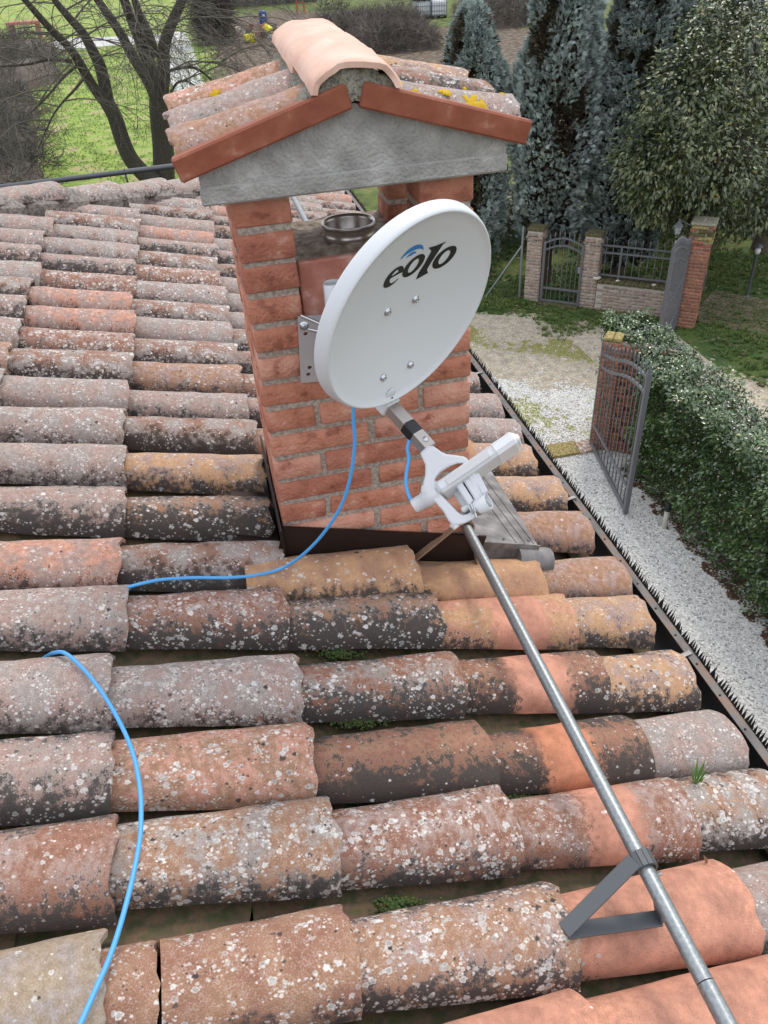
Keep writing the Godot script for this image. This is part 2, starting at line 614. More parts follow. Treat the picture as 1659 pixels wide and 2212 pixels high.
func build_house() -> void:
	var house := thing("house", "house with hipped roof of old lichen covered barrel tiles", "house", Vector3(0, 0, 0))
	var wl := Sh.new()
	for w in [[Vector3(0.55, 2.6, -1.0), Vector3(0.35, 5.2, 8.2)], [Vector3(-3.7, 2.6, -5.2), Vector3(8.2, 5.2, 0.35)]]:
		wl.box(w[1], Transform3D(Basis(), w[0]))
	part("wall", wl.done(), M["plaster"], house)
	# roof deck under the tiles, both slopes
	var dk := Sh.new()
	var e := 1.10
	var ez := -6.75
	var a := roof(e, 3.0, -0.150)
	var b := roof(e, hip_z(roof(e, 0).x), -0.150)
	var c := roof(-6.0, hip_z(roof(-6.0, 0).x), -0.150)
	var d := roof(-6.0, 3.0, -0.150)
	dk.smooth(-1)
	dk.quad(a, b, c, d)
	var dn := Vector3(0, -0.06, 0)
	dk.quad(d + dn, c + dn, b + dn, a + dn)
	dk.quad(a, a + dn, b + dn, b)
	var b2 := Vector3(-9.0, b.y, b.z)
	dk.quad(b, b2, Vector3(-9.0, c.y, c.z), c)
	dk.quad(b, b + dn, b2 + dn, b2)
	var deck := part("roof", dk.done(), M["roof felt"], house)
	# covers
	var meshes := []
	for ci in 32:
		meshes.append(tile_mesh(0.47, 0.146, 0.202, 0.091, 40 + ci, ci))
	var hero := {
		"-0.45": [25, 25, 26, 27, 28, 28, 29], "-0.65": [29, 25, 25, 26, 27, 28, 29], "-0.87": [29, 29, 20, 21, 22, 23, 24],
		"-1.06": [29, 29, 15, 16, 17, 18, 19], "-1.27": [29, 30, 10, 11, 12, 13, 14], "-1.5": [30, 29, 5, 6, 7, 8, 9], "-1.69": [29, 30, 0, 1, 2, 3, 4],
		"-1.92": [29, 30, 15, 7, 4, 31, 4], "-2.14": [29, 30, 10, 9, 4, 31, 9], "-2.36": [30, 29, 11, 1, 4, 3, 9],
	}
	var ranks := [-0.03, -0.24, -0.45, -0.65, -0.87, -1.06, -1.27, -1.5, -1.69, -1.92, -2.14]
	var z := -2.36
	while z > -6.6:
		ranks.append(snappedf(z, 0.01))
		z -= 0.213
	var gen := [29, 30, 31, 0, 10, 11, 5, 19, 15, 22, 1, 29, 30, 19, 11, 10, 15, 1]
	for ri in ranks.size():
		var rz: float = ranks[ri]
		for k in range(1, JOINTS.size()):
			var s1: float = JOINTS[k] + rng.randf_range(-0.016, 0.016)
			var s0: float = s1 - 0.47
			var mid: float = (JOINTS[k - 1] + JOINTS[k]) / 2.0
			var zz := rz + rng.randf_range(-0.007, 0.007)
			# the chimney stands where these would lie
			if zz < -1.62 and zz > -2.20 and mid > 0.05 and mid < 0.6 and not rz == -1.69:
				continue
			if rz == -1.69 and k == 5:
				s1 = 0.405
			if rz == -1.69 and k == 6:
				s1 = 0.815
			if zz < hip_z(mid) + 0.10:
				continue
			var ci: int = gen[rng.randi() % gen.size()]
			var key := str(rz)
			if hero.has(key):
				ci = hero[key][k - 1]
			zz += 0.034 * smoothstep(-2.6, -1.0, rz)
			var lift := rng.randf_range(-0.006, 0.004)
			var yaw := rng.randf_range(-0.022, 0.022)
			if rz == -1.69 and k in [5, 6]:
				zz = -1.618 if k == 5 else -1.620
				yaw = 0.030 if k == 5 else 0.01
				lift = 0.048 if k == 5 else 0.014
			var tiltup := 0.040 + rng.randf_range(-0.008, 0.008)
			if rz == -1.69 and k == 5:
				tiltup = 0.105
			var bs := Basis(Vector3(0, 1, 0), yaw) 
			bs = Basis(Vector3(0, 0, 1), -TH + tiltup) * Basis(Vector3(1, 0, 0), rng.randf_range(-0.035, 0.035)) * bs
			var end := roof(s1, zz, 0.008 + lift)
			var xf := Transform3D(bs, end - bs.x * 0.47)
			if rz == -0.65 and k == 4:      # the broken tile
				part("cover_tile", tile_mesh(0.15, 0.154, 0.166, 0.084, 77, 26, 6, 14, 0.0, 0.36), M["weathered tile"], deck, xf)
				part("cover_tile", tile_mesh(0.31, 0.165, 0.192, 0.085, 77, 26, 9, 14, 0.37, 1.0), M["weathered tile"], deck, Transform3D(bs * Basis(Vector3.UP, 0.012), xf.origin + bs.x * 0.157 + bs.y * 0.003))
				continue
			part("cover_tile", meshes[ci], M["weathered tile"], deck, xf)
	# pans: the same tiles turned over, between the ranks
	var pans := []
	for q in 4:
		pans.append(tile_mesh(0.47, 0.150, 0.190, 0.070, 140 + q, 7, 5, 8))
	for ri in ranks.size() - 1:
		var pz: float = (ranks[ri] + ranks[ri + 1]) / 2.0
		for k in range(1, JOINTS.size()):
			var s1: float = JOINTS[k] - 0.12 + rng.randf_range(-0.05, 0.05) + (0.16 if k == JOINTS.size() - 1 else 0.0)
			var mid: float = (JOINTS[k - 1] + JOINTS[k]) / 2.0
			if pz < hip_z(mid) + 0.1 or (pz < -1.65 and pz > -2.2 and mid > 0.1 and mid < 0.6):
				continue
			var bs := Basis(Vector3(0, 0, 1), -TH + 0.035) * Basis(Vector3(1, 0, 0), PI)
			var end := roof(s1, pz, -0.128)
			part("pan_tile", pans[(ri * 3 + k) % 4], M["mossy pan"], deck, Transform3D(bs, end - bs.x * 0.47))
	# hip tiles, riding on mortar
	var hdir := Vector3(1, -tan(TH), -1).normalized()
	var hmesh := []
	for q in 4:
		hmesh.append(tile_mesh(0.46, 0.19, 0.225, 0.085, 200 + q, [10, 19, 29, 11][q], 10, 12))
	var side := hdir.cross(Vector3.UP).normalized()
	var up := side.cross(hdir).normalized()
	var mo := Sh.new()
	var x := -2.4
	var q := 0
	while x < 1.0:
		var p := Vector3(x, 5.636 - tan(TH) * x, hip_z(x)) + up * (0.062 + rng.randf_range(-0.008, 0.012))
		var bs := Basis(hdir, up, side).rotated(side, 0.045).rotated(up, rng.randf_range(-0.05, 0.05))
		part("hip_tile", hmesh[q % 4], M["weathered tile"], deck, Transform3D(bs, p - bs.x * 0.44))
		x += 0.39 * 0.695
		q += 1
	for i in 26:        # uneven mortar under them
		var xx := -2.6 + i * 0.145
		var p := Vector3(xx, 5.636 - tan(TH) * xx, hip_z(xx)) + up * (-0.055)
		mo.lathe([[0.0, -0.07], [0.13, -0.05], [0.125, 0.03], [0.07, 0.075], [0.0, 0.085]], 9, Transform3D(Basis(hdir, up, side).rotated(up, i * 1.3) * Basis().scaled(Vector3(1.2, rng.randf_range(0.8, 1.1), 1.0)), p), -1)
	part("hip_mortar", mo.done(), M["mortar"], deck)
	# moss cushions and gaps
	var mx := []
	var mc := []
	for g in [[735, 1412, 28], [700, 1990, 26], [505, 1560, 14], [860, 1950, 30], [1130, 1725, 30], [1455, 1528, 24], [1490, 1535, 16], [45, 1276, 14], [1100, 1735, 20], [850, 1968, 18], [1640, 1925, 20], [780, 1560, 30]]:
		for i in int(g[2]) * 9:
			var p := on_roof(g[0] + rng.randfn(0, g[2] * 0.8), g[1] + rng.randfn(0, 5), -0.085)
			p.y += rng.randf_range(-0.008, 0.006)
			var sc := rng.randf_range(0.0018, 0.0048)
			mx.append(Transform3D(Basis(Vector3.UP, rng.randf() * 6.0).scaled(Vector3(sc, sc * 0.8, sc)), p))
			mc.append(Color(rng.randf_range(0.025, 0.06), rng.randf_range(0.045, 0.085), 0.012))
	var ball := Sh.new()
	ball.lathe([[0.0, -1.0], [0.8, -0.6], [1.0, 0.0], [0.7, 0.7], [0.0, 1.0]], 6)
	stuff("moss", ball.done(), M["vertex coloured"], deck, mx, mc)

# ---------------------------------------------------------------- chimney
const ZF := -1.686
const ZB := -2.12
const XL := 0.058
const XR := 0.578
func brick_mesh(sx: float, sy: float, sz: float, seed_: int) -> ArrayMesh:
	var s := Sh.new()
	s.box(Vector3(sx, sy, sz), Transform3D(), 0.004)
	var src := s.done()
	var md := MeshDataTool.new()
	md.create_from_surface(src, 0)
	var nz := noise(1.0, seed_, 2)
	for i in md.get_vertex_count():
		var v := md.get_vertex(i)
		var k := v * 23.0
		md.set_vertex(i, v + Vector3(nz.get_noise_3d(k.x, k.y, k.z), nz.get_noise_3d(k.y, k.z + 9.0, k.x) * 0.7, nz.get_noise_3d(k.z, k.x, k.y + 5.0)) * 0.0035)
	var out := ArrayMesh.new()
	md.commit_to_surface(out)
	var st := SurfaceTool.new()
	st.create_from(out, 0)
	st.generate_normals()
	return st.commit()

func build_chimney() -> void:
	var y0 := 7.0 - 1.30
	var ytop := 7.0 - 0.45
	var ch := thing("brick_chimney", "red brick chimney with small tiled gable cap beside the white dish", "chimney", Vector3((XL + XR) / 2.0, 5.40, (ZF + ZB) / 2.0))
	var mids := [M["brick a"], M["brick b"], M["brick c"], M["brick d"]]
	var cx := (XL + XR) / 2.0
	var cz := (ZF + ZB) / 2.0
	var sx := XR - XL
	var szz := ZF - ZB
	# mortar body, just behind the brick faces, from below the tiles to the sill, and four corner posts
	var sill := 7.0 - 0.745
	var core := Sh.new()
	core.box(Vector3(sx - 0.012, sill - 5.1, szz - 0.012), Transform3D(Basis(), Vector3(cx, (sill + 5.1) / 2.0, cz)))
	for px in [XL + 0.062, XR - 0.062]:
		for pz in [ZF - 0.062, ZB + 0.062]:
			core.box(Vector3(0.112, ytop - sill, 0.112), Transform3D(Basis(), Vector3(px, (ytop + sill) / 2.0 - 0.001, pz)))
	var wall := wpart("wall", core.done(), M["joint mortar"], ch)
	var full := []
	var head := []
	for q in 5:
		full.append(brick_mesh(0.250, 0.057, 0.118, 500 + q))
		head.append(brick_mesh(0.121, 0.057, 0.121, 520 + q))
	var midb := []
	for q in 3:
		midb.append(brick_mesh(0.178, 0.057, 0.117, 540 + q))
	var ch_h := 0.0708
	var inv := world_of(wall).affine_inverse()
	var row := -3
	while true:
		var y := y0 + 0.037 + row * ch_h
		if y + 0.03 > ytop + 0.01:
			break
		var odd := row % 2 != 0
		var put := func(mesh: Mesh, p: Vector3, turn: float) -> void:
			var b := Basis(Vector3.UP, turn) * Basis(Vector3(0, 0, 1), rng.randf_range(-0.012, 0.012))
			part("brick", mesh, mids[rng.randi() % 4], wall, inv * Transform3D(b, p + Vector3(rng.randf_range(-0.002, 0.002), rng.randf_range(-0.002, 0.002), rng.randf_range(-0.001, 0.0015))))
		if y < sill - 0.02:
			for zside in [ZF - 0.059, ZB + 0.059]:
				if odd:
					put.call(full[rng.randi() % 5], Vector3(XL + 0.125, y, zside), 0.0)
					put.call(full[rng.randi() % 5], Vector3(XR - 0.125, y, zside), 0.0)
				else:
					put.call(head[rng.randi() % 5], Vector3(XL + 0.0605, y, zside), 0.0)
					put.call(full[rng.randi() % 5], Vector3(cx, y, zside), 0.0)
					put.call(head[rng.randi() % 5], Vector3(XR - 0.0605, y, zside), 0.0)
			for xside in [XL + 0.0595, XR - 0.0595]:
				put.call(midb[rng.randi() % 3], Vector3(xside, y, cz), PI / 2)
		else:
			for px in [XL + 0.0605, XR - 0.0605]:
				for pz in [ZF - 0.0605, ZB + 0.0605]:
					put.call(head[rng.randi() % 5], Vector3(px, y, pz), (PI / 2) * (rng.randi() % 4))
		row += 1
	# panel between the front posts, mortar bed, flue
	var pn := Sh.new()
	var p_hi := 6.394
	pn.box(Vector3(0.272, p_hi - sill - 0.002, 0.02), Transform3D(Basis(), Vector3(cx, (p_hi + sill) / 2.0, ZF - 0.034)), 0.003)
	wpart("clay_panel", pn.done(), M["clay panel"], ch)
	var bed := Sh.new()
	bed.smooth(1)
	var nz := noise(6.0, 5, 3)
	var bx := func(i: int, j: int) -> Vector3:
		var u := i / 16.0
		var v := j / 16.0
		var p := Vector3(lerpf(XL + 0.015, XR - 0.015, u), 0, lerpf(ZF - 0.046, ZB + 0.01, v))
		var d := Vector2(p.x - 0.335, p.z + 1.895).length()
		p.y = 6.362 + 0.016 * smoothstep(0.14, 0.06, d) + nz.get_noise_2d(p.x, p.z) * 0.012 + nz.get_noise_2d(p.x * 5.0, p.z * 5.0) * 0.005
		return p
	for i in 16:
		for j in 16:
			bed.quad(bx.call(i, j), bx.call(i, j + 1), bx.call(i + 1, j + 1), bx.call(i + 1, j))
	bed.box(Vector3(sx - 0.03, 6.330 - sill, szz - 0.07), Transform3D(Basis(), Vector3(cx, (6.330 + sill) / 2.0, cz - 0.02)))
	wpart("mortar_bed", bed.done(), M["mortar dark"], ch)
	var fl := Sh.new()
	var fx := Transform3D(Basis(), Vector3(0.335, 6.348, -1.895))
	fl.lathe([[0.062, 0.0], [0.062, 0.030], [0.066, 0.034], [0.062, 0.040], [0.062, 0.058], [0.0665, 0.060], [0.0665, 0.064], [0.061, 0.064], [0.058, 0.055], [0.058, 0.02], [0.052, 0.015], [0.052, -0.12], [0.0, -0.12]], 36, fx)
	wpart("flue_collar", fl.done(), M["steel"], ch)
	# concrete gable slab with its front overhang
	var zf := -1.645
	var zb := -2.165
	var gab := Sh.new()
	var yb := 7.0 - 0.449
	var pl := PackedVector2Array([Vector2(0.004, yb), Vector2(0.632, yb), Vector2(0.632, yb + 0.062), Vector2(0.318, yb + 0.158), Vector2(0.004, yb + 0.062)])
	gab.prism(pl, zb, zf)
	wpart("cap_slab", gab.done(), M["concrete"], ch)
	# the lower lip cast separately, a few millimetres proud
	var lip := Sh.new()
	lip.box(Vector3(0.634, 0.036, 0.008), Transform3D(Basis(), Vector3(0.318, yb + 0.019, zf + 0.001)), 0.004)
	wpart("slab_edge", lip.done(), M["concrete"], ch)
	# flat clay strips along the gable
	for sd in [-1.0, 1.0]:
		var a := Vector3(0.318 + sd * 0.011, yb + 0.171, zf + 0.012)
		var b := Vector3(0.318 + sd * 0.352, yb + 0.071, zf + 0.012)
		var st := Sh.new()
		var dir := (b - a).normalized()
		var nrm: Vector3 = Vector3(-dir.y, dir.x, 0) * sd
		var mid := (a + b) / 2.0
		st.box(Vector3((b - a).length(), 0.046, 0.030), Transform3D(Basis(dir, nrm, dir.cross(nrm)), mid + nrm * 0.004), 0.004)
		wpart("edge_tile", st.done(), M["clay strip"], ch)
	# three little barrel tiles a side
	var ct := []
	var caps := []
	for q in 6:
		ct.append(tile_mesh(0.365, 0.145, 0.180, 0.075, 600 + q, [4, 29, 16, 14, 12, 10][q], 10, 12))
	var sl := 0.235
	for i in 3:
		var z := -1.735 - i * 0.166
		for sd in [-1.0, 1.0]:
			var bs: Basis
			if sd > 0:
				bs = Basis(Vector3(0, 0, 1), -sl)
			else:
				bs = Basis(Vector3.UP, PI) * Basis(Vector3(0, 0, 1), -sl)
			var top := Vector3(0.318 + sd * 0.005, 6.763 + i * 0.003, z + rng.randf_range(-0.006, 0.006))
			var cm: ArrayMesh = ct[(i if sd < 0 else 5 - i)]
			wtile("cap_tile", cm, M["weathered tile"], ch, Transform3D(bs, top))
			if i < 3:
				caps.append([cm, Transform3D(bs, top)])
	# mortar heaped under the ridge, and the two ridge tiles
	var mm := Sh.new()
	var hz := noise(9.0, 66, 3)
	mm.smooth(1)
	var prof := func(i: int, j: int) -> Vector3:
		var u := i / 14.0
		var v := j / 10.0
		var x := lerpf(-0.118, 0.118, u)
		var yy := 0.140 + 0.082 * pow(cos(clampf(x / 0.118, -1, 1) * PI / 2.0), 0.8)
		if j == 0:
			yy = 0.135
		return Vector3(0.318 + x * (1.0 + hz.get_noise_2d(v * 3.0, u) * 0.2), yb + yy + hz.get_noise_2d(u * 1.2, v * 2.0) * 0.01, lerpf(zf + 0.006, zb - 0.01, v))
	for i in 14:
		for j in range(0, 10):
			var jj := maxi(j, 0)
			if j == 0:
				# front face, down to the slab
				var t0: Vector3 = prof.call(i, 1)
				var t1: Vector3 = prof.call(i + 1, 1)
				t0.z = zf + 0.018
				t1.z = zf + 0.018
				var d0 := Vector3(t0.x, yb + 0.165 - 0.29 * absf(t0.x - 0.318), zf + 0.018)
				var d1 := Vector3(t1.x, yb + 0.165 - 0.29 * absf(t1.x - 0.318), zf + 0.018)
				mm.quad(d0, t0, t1, d1)
				var k0: Vector3 = prof.call(i, 1)
				var k1: Vector3 = prof.call(i + 1, 1)
				mm.quad(t0, k0, k1, t1)
			else:
				mm.quad(prof.call(i, jj), prof.call(i, jj + 1), prof.call(i + 1, jj + 1), prof.call(i + 1, jj))
	wpart("ridge_mortar", mm.done(), M["mortar lichen"], ch)
	var rt := tile_mesh(0.34, 0.168, 0.176, 0.056, 640, 28, 10, 16, 0.3, 1.0)
	for q in 2:
		var bs := Basis(Vector3.UP, -PI / 2) * Basis(Vector3(0, 0, 1), -0.065)
		var org := Vector3(0.320, 6.784 + 0.065 * 0.34, -1.612 - 0.34)
		if q == 1:
			org += Vector3(-0.003, 0.006, -0.235)
		wtile("ridge_tile", rt, M["new clay"], ch, Transform3D(bs, org))
	# yellow lichen rosettes
	for q in [[466, 203, 0.013], [855, 176, 0.014], [897, 204, 0.013], [914, 225, 0.017], [961, 199, 0.014], [1020, 228, 0.022], [1040, 226, 0.014], [1004, 192, 0.005], [1085, 203, 0.006]]:
		var best = null
		for c in caps:
			var h = hit(c[0], c[1], q[0], q[1])
			if h != null and (best == null or h[2] < best[2]):
				best = h
		if best == null:
			continue
		var nzl := noise(2.0, int(q[0]), 3)
		var li := Sh.new()
		li.smooth(1)
		var nrm: Vector3 = best[1]
		var tx := nrm.cross(Vector3(0, 0, 1)).normalized()
		var ty := nrm.cross(tx)
		var ring0 := []
		var ring1 := []
		for k in 26:
			var an := TAU * k / 26.0
			var d := tx * cos(an) + ty * sin(an)
			var w: float = q[2] * (1.0 + nzl.get_noise_2d(cos(an) * 1.6, sin(an) * 1.6) * 0.9)
			ring0.append(best[0] + d * w - nrm * 0.0012)
			ring1.append(best[0] + d * w * 0.75 + nrm * (0.0016 + nzl.get_noise_2d(an * 3.0, 4.0) * 0.0012))
		for k in 26:
			var k2 := (k + 1) % 26
			li.quad(ring0[k], ring0[k2], ring1[k2], ring1[k])
			li.tri(ring1[k], ring1[k2], best[0] + nrm * 0.0010)
		wpart("lichen", li.done(), M["lichen yellow"], ch).set_meta("label", "yellow lichen rosette on the cap tiles")
	# metal flashings
	var f := Sh.new()
	f.box(Vector3(0.60, 0.10, 0.006), Transform3D(Basis(Vector3(0, 0, 1), -TH), roof(0.335, ZF + 0.010, 0.035)))
	f.box(Vector3(0.62, 0.005, 0.11), Transform3D(Basis(Vector3(0, 0, 1), -TH) * Basis(Vector3(1, 0, 0), 0.25), roof(0.335, ZF + 0.055, -0.045)))
	wpart("flashing", f.done(), M["dark metal"], ch).set_meta("label", "dark brown metal upstand along the foot of the bricks")
	var f2 := Sh.new()
	f2.box(Vector3(0.005, 0.11, 0.50), Transform3D(Basis(Vector3(0, 0, 1), 0.0), Vector3(XL - 0.008, 5.655, cz)))
	f2.box(Vector3(0.12, 0.005, 0.56), Transform3D(Basis(Vector3(0, 0, 1), -TH), roof(0.0, cz, -0.055)))
	wpart("flashing", f2.done(), M["dark metal"], ch)
	# grey sheet over the first tiles on the gutter side, with folded ribs
	var f3 := Sh.new()
	var fb := Basis(Vector3(0, 0, 1), -TH - 0.02)
	var pc := roof(0.705, -1.92, 0.045)
	f3.box(Vector3(0.245, 0.004, 0.45), Transform3D(fb, pc))
	for k in 3:
		f3.box(Vector3(0.004, 0.0045, 0.44), Transform3D(fb * Basis(Vector3.UP, 0.10), pc + fb.x * (0.03 + k * 0.03) + fb.y * 0.002), 0.001)
	f3.box(Vector3(0.005, 0.10, 0.46), Transform3D(Basis(), Vector3(XR + 0.006, 5.565, cz)))
	f3.box(Vector3(0.235, 0.095, 0.004), Transform3D(fb, pc + Vector3(0, -0.049, 0.224)))
	for k in 3:
		f3.lathe([[0.0045, 0.0], [0.0045, 0.003], [0.0, 0.004]], 8, Transform3D(fb, pc + fb.x * (-0.07 + k * 0.085) + Vector3(0, 0.003, 0.205)))
	wpart("side_flashing", f3.done(), M["grey sheet"], ch).set_meta("label", "scratched grey sheet folded over the tiles")
	var f4 := Sh.new()
	f4.tube([roof(0.765, -1.690, -0.012), roof(0.880, -1.690, -0.016)], 0.046, 14)
	wpart("pipe_stub", f4.done(), M["grey sheet"], ch)
func wtile(called: String, mesh: Mesh, m: Material, parent: Node3D, xf: Transform3D) -> void:
	part(called, mesh, m, parent, world_of(parent).affine_inverse() * xf)

func hit(mesh: ArrayMesh, xf: Transform3D, px: float, py: float) -> Variant:
	var f := mesh.get_faces()
	var inv := xf.affine_inverse()
	var o := inv * CAM
	var d := inv.basis * ray(px, py)
	var best = null
	for i in range(0, f.size(), 3):
		var p = Geometry3D.ray_intersects_triangle(o, d, f[i], f[i + 1], f[i + 2])
		if p != null:
			var t: float = (p - o).dot(d)
			if best == null or t < best[2]:
				var n := (f[i + 1] - f[i]).cross(f[i + 2] - f[i]).normalized()
				if n.dot(d) > 0.0:
					n = -n
				best = [xf * (p as Vector3), (xf.basis * n).normalized(), t]
	return best

# ---------------------------------------------------------------- dish
var dc: Vector3
var dh: Vector3
var dv: Vector3
var dn_: Vector3
func z6(x: float, y: float) -> Vector2:
	return Vector2(756.1 + x * 0.29298, 810.1 + y * 0.29298)
func dish_z(x: float, y: float) -> float:
	return 0.03 - 0.036 * (1.0 - pow(x / 0.214, 2) - pow((y - 0.067) / 0.203, 2))
func letter(poly: Array, parent: Node3D, m: Material) -> void:
	# strips of [outer, inner] pairs in dish coordinates, following the bowl
	var s := Sh.new()
	s.smooth(-1)
	for i in poly.size() - 1:
		var q := []
		for p in [poly[i][0], poly[i + 1][0], poly[i + 1][1], poly[i][1]]:
			q.append(Vector3(p.x, p.y, dish_z(p.x, p.y) + 0.0007))
		s.quad(q[0], q[1], q[2], q[3])
	part("logo_letter", s.done(), m, parent)
func ring_letter(c: Vector2, rx: float, ry: float, ix: float, iy: float, slant: float, a0: float, a1: float, ish := Vector2.ZERO, taper := 0.0) -> Array:
	var out := []
	var n := 30
	for i in n + 1:
		var t := float(i) / n
		var a := lerpf(a0, a1, t)
		var o := Vector2(cos(a) * rx, sin(a) * ry)
		var q := Vector2(cos(a) * ix, sin(a) * iy) + ish
		if taper > 0.0 and t > 0.75:
			q = q.lerp(o, (t - 0.75) / 0.25 * taper)
		o.x += o.y * slant
		q.x += q.y * slant
		out.append([c + o, c + q])
	return out
func e_side(n: Vector3) -> Vector3:
	return n.cross(Vector3.UP).normalized()
func build_dish() -> void:
	var a := deg_to_rad(31.0)
	var b := deg_to_rad(15.0)
	dh = Vector3(cos(a), 0, -sin(a))
	dv = Vector3(0, -1, 0) * cos(b) - Vector3(sin(a), 0, cos(a)) * sin(b)
	dn_ = dv.cross(dh)
	dc = on_z(859, 728, -1.40)
	var fr := Transform3D(Basis(dh, -dv, dn_), dc)
	var dish := thing("satellite_dish", "white radio dish with black and blue lettering bolted to the brick chimney", "satellite dish", Vector3(0.25, 6.12, ZF + 0.003))
	var to_dish := dish.transform.affine_inverse() * fr
	# reflector
	var s := Sh.new()
	var rings := []
	for i in 15:
		rings.append([i / 14.0 * 0.985, 0.0, 0])
	for e in [[0.993, 0.0008], [1.0, 0.0005], [1.010, -0.0010], [1.020, -0.0050], [1.028, -0.0110], [1.036, -0.0200], [1.040, -0.0270], [1.038, -0.0290], [1.020, -0.0280]]:
		rings.append([e[0], e[1], 1])
	var seg := 72
	var back := []
	for i in 8:
		back.append([1.0 - i / 7.0, -0.004, 2])
	var pt := func(e: Array, k: int) -> Vector3:
		var an := TAU * k / seg
		var x: float = cos(an) * 0.214 * e[0]
		var y: float = sin(an) * 0.203 * e[0] + 0.067
		if e[2] == 1:
			return Vector3(x, y, 0.03 + e[1])
		return Vector3(x, y, dish_z(x, y) + e[1])
	s.smooth(1)
	for set_ in [rings, back]:
		for i in set_.size() - 1:
			for k in seg:
				var p00: Vector3 = pt.call(set_[i], k)
				var p10: Vector3 = pt.call(set_[i + 1], k)
				var p11: Vector3 = pt.call(set_[i + 1], k + 1)
				var p01: Vector3 = pt.call(set_[i], k + 1)
				if i > 0 or set_ == back:
					s.tri(p00, p11, p10) if true else null
					s.tri(p00, p01, p11)
				else:
					s.tri(p00, p11, p10)
	var refl := part("reflector", s.done(), M["dish white"], dish, to_dish)
	# bolts and the little round plug
	for q in [Vector2(-0.037, 0.070), Vector2(0.0387, 0.070), Vector2(-0.039, -0.075), Vector2(0.0395, -0.077)]:
		var t := Sh.new()
		t.lathe([[0.0085, 0.0], [0.0085, 0.0012], [0.0062, 0.0016], [0.0062, 0.0045], [0.005, 0.0058], [0.0022, 0.0058], [0.0018, 0.004], [0.0, 0.004]], 18, Transform3D(Basis(Vector3.RIGHT, PI / 2), Vector3(q.x, q.y, dish_z(q.x, q.y))))
		part("bolt", t.done(), M["bright steel"], refl)
	var pg := Sh.new()
	pg.lathe([[0.0135, 0.0], [0.0135, 0.0012], [0.012, 0.0018], [0.0, 0.0018]], 24, Transform3D(Basis(Vector3.RIGHT, PI / 2), Vector3(-0.020, -0.119, dish_z(-0.020, -0.119))))
	part("plug", pg.done(), M["dish white"], refl)
	var ph := Sh.new()
	ph.lathe([[0.0022, 0.0018], [0.0022, 0.0024], [0.0, 0.0024]], 10, Transform3D(Basis(Vector3.RIGHT, PI / 2), Vector3(-0.018, -0.1265, dish_z(-0.018, -0.1265))))
	part("plug_hole", ph.done(), M["dark metal"], refl)
	# lettering e o l o
	var ink: Material = M["logo black"]
	var sl := 0.28
	letter(ring_letter(Vector2(-0.0440, 0.1500), 0.0245, 0.0200, 0.0095, 0.0120, sl, 0.05, TAU - 0.55, Vector2(0.001, 0.001), 0.8), refl, ink)
	letter([[Vector2(-0.0640, 0.1535), Vector2(-0.0655, 0.1475)], [Vector2(-0.0430, 0.1545), Vector2(-0.0440, 0.1500)], [Vector2(-0.0230, 0.1600), Vector2(-0.0215, 0.1520)]], refl, ink)
	letter(ring_letter(Vector2(0.0070, 0.1560), 0.0255, 0.0225, 0.0110, 0.0140, sl, 0.0, TAU), refl, ink)
	letter([[Vector2(0.0325, 0.1875), Vector2(0.0430, 0.1780)], [Vector2(0.0500, 0.1865), Vector2(0.0490, 0.1740)], [Vector2(0.0764, 0.1890), Vector2(0.0600, 0.1760)]], refl, ink)
	letter([[Vector2(0.0470, 0.1850), Vector2(0.0700, 0.1850)], [Vector2(0.0375, 0.1500), Vector2(0.0560, 0.1500)], [Vector2(0.0290, 0.1330), Vector2(0.0500, 0.1330)], [Vector2(0.0270, 0.1180), Vector2(0.0560, 0.1240)]], refl, ink)
	letter(ring_letter(Vector2(0.0865, 0.1510), 0.0255, 0.0235, 0.0110, 0.0145, sl, 0.0, TAU), refl, ink)
	for arc in [[0.029, 0.0155, 0.2], [0.0125, 0.003, 0.35]]:
		var poly := []
		for i in 19:
			var t := i / 18.0
			var an := lerpf(PI * 0.93, PI * arc[2] * 0.35, t)
			var th_: float = sin(t * PI * 0.92 + 0.2)
			var d := Vector2(cos(an), sin(an))
			var c0 := Vector2(-0.0100, 0.1815)
			poly.append([c0 + d * arc[0] * Vector2(1.05, 0.86), c0 + d * lerpf(arc[0], arc[1], clampf(th_, 0.05, 1.0)) * Vector2(1.05, 0.86)])
		letter(poly, refl, M["logo blue"])
	# wall plate with its holes
	var plate := CSGBox3D.new()
	plate.name = "wall_plate"
	plate.size = Vector3(0.165, 0.165, 0.004)
	plate.material = M["aluminium"]
	dish.add_child(plate)
	plate.transform = dish.transform.affine_inverse() * Transform3D(Basis(Vector3(0, 0, 1), -0.07), Vector3(0.241, 6.197, ZF + 0.009))
	for q in [Vector2(-0.066, 0.040), Vector2(-0.060, -0.045), Vector2(-0.064, -0.062), Vector2(0.066, 0.040), Vector2(0.066, -0.05)]:
		var hole := CSGCylinder3D.new()
		hole.name = "hole"
		hole.operation = CSGShape3D.OPERATION_SUBTRACTION
		hole.radius = 0.0052
		hole.height = 0.03
		hole.sides = 14
		hole.rotation.x = PI / 2
		hole.position = Vector3(q.x, q.y, 0)
		plate.add_child(hole, true)
	var put := func(called: String, sh: Sh, m: Material) -> void: wpart(called, sh.done(), m, dish)
	for q in [Vector3(0.176, 6.262, ZF + 0.011), Vector3(0.300, 6.262, ZF + 0.011), Vector3(0.30, 6.125, ZF + 0.011)]:
		var w := Sh.new()
		w.lathe([[0.0105, 0.0], [0.0105, 0.0018], [0.0065, 0.002], [0.0065, 0.0075], [0.004, 0.009], [0.0, 0.009]], 12, Transform3D(Basis(Vector3.RIGHT, PI / 2), q))
		put.call("plate_bolt", w, M["bright steel"])
	# pressed stand-off arm, mast, clamp
	var arm := Sh.new()
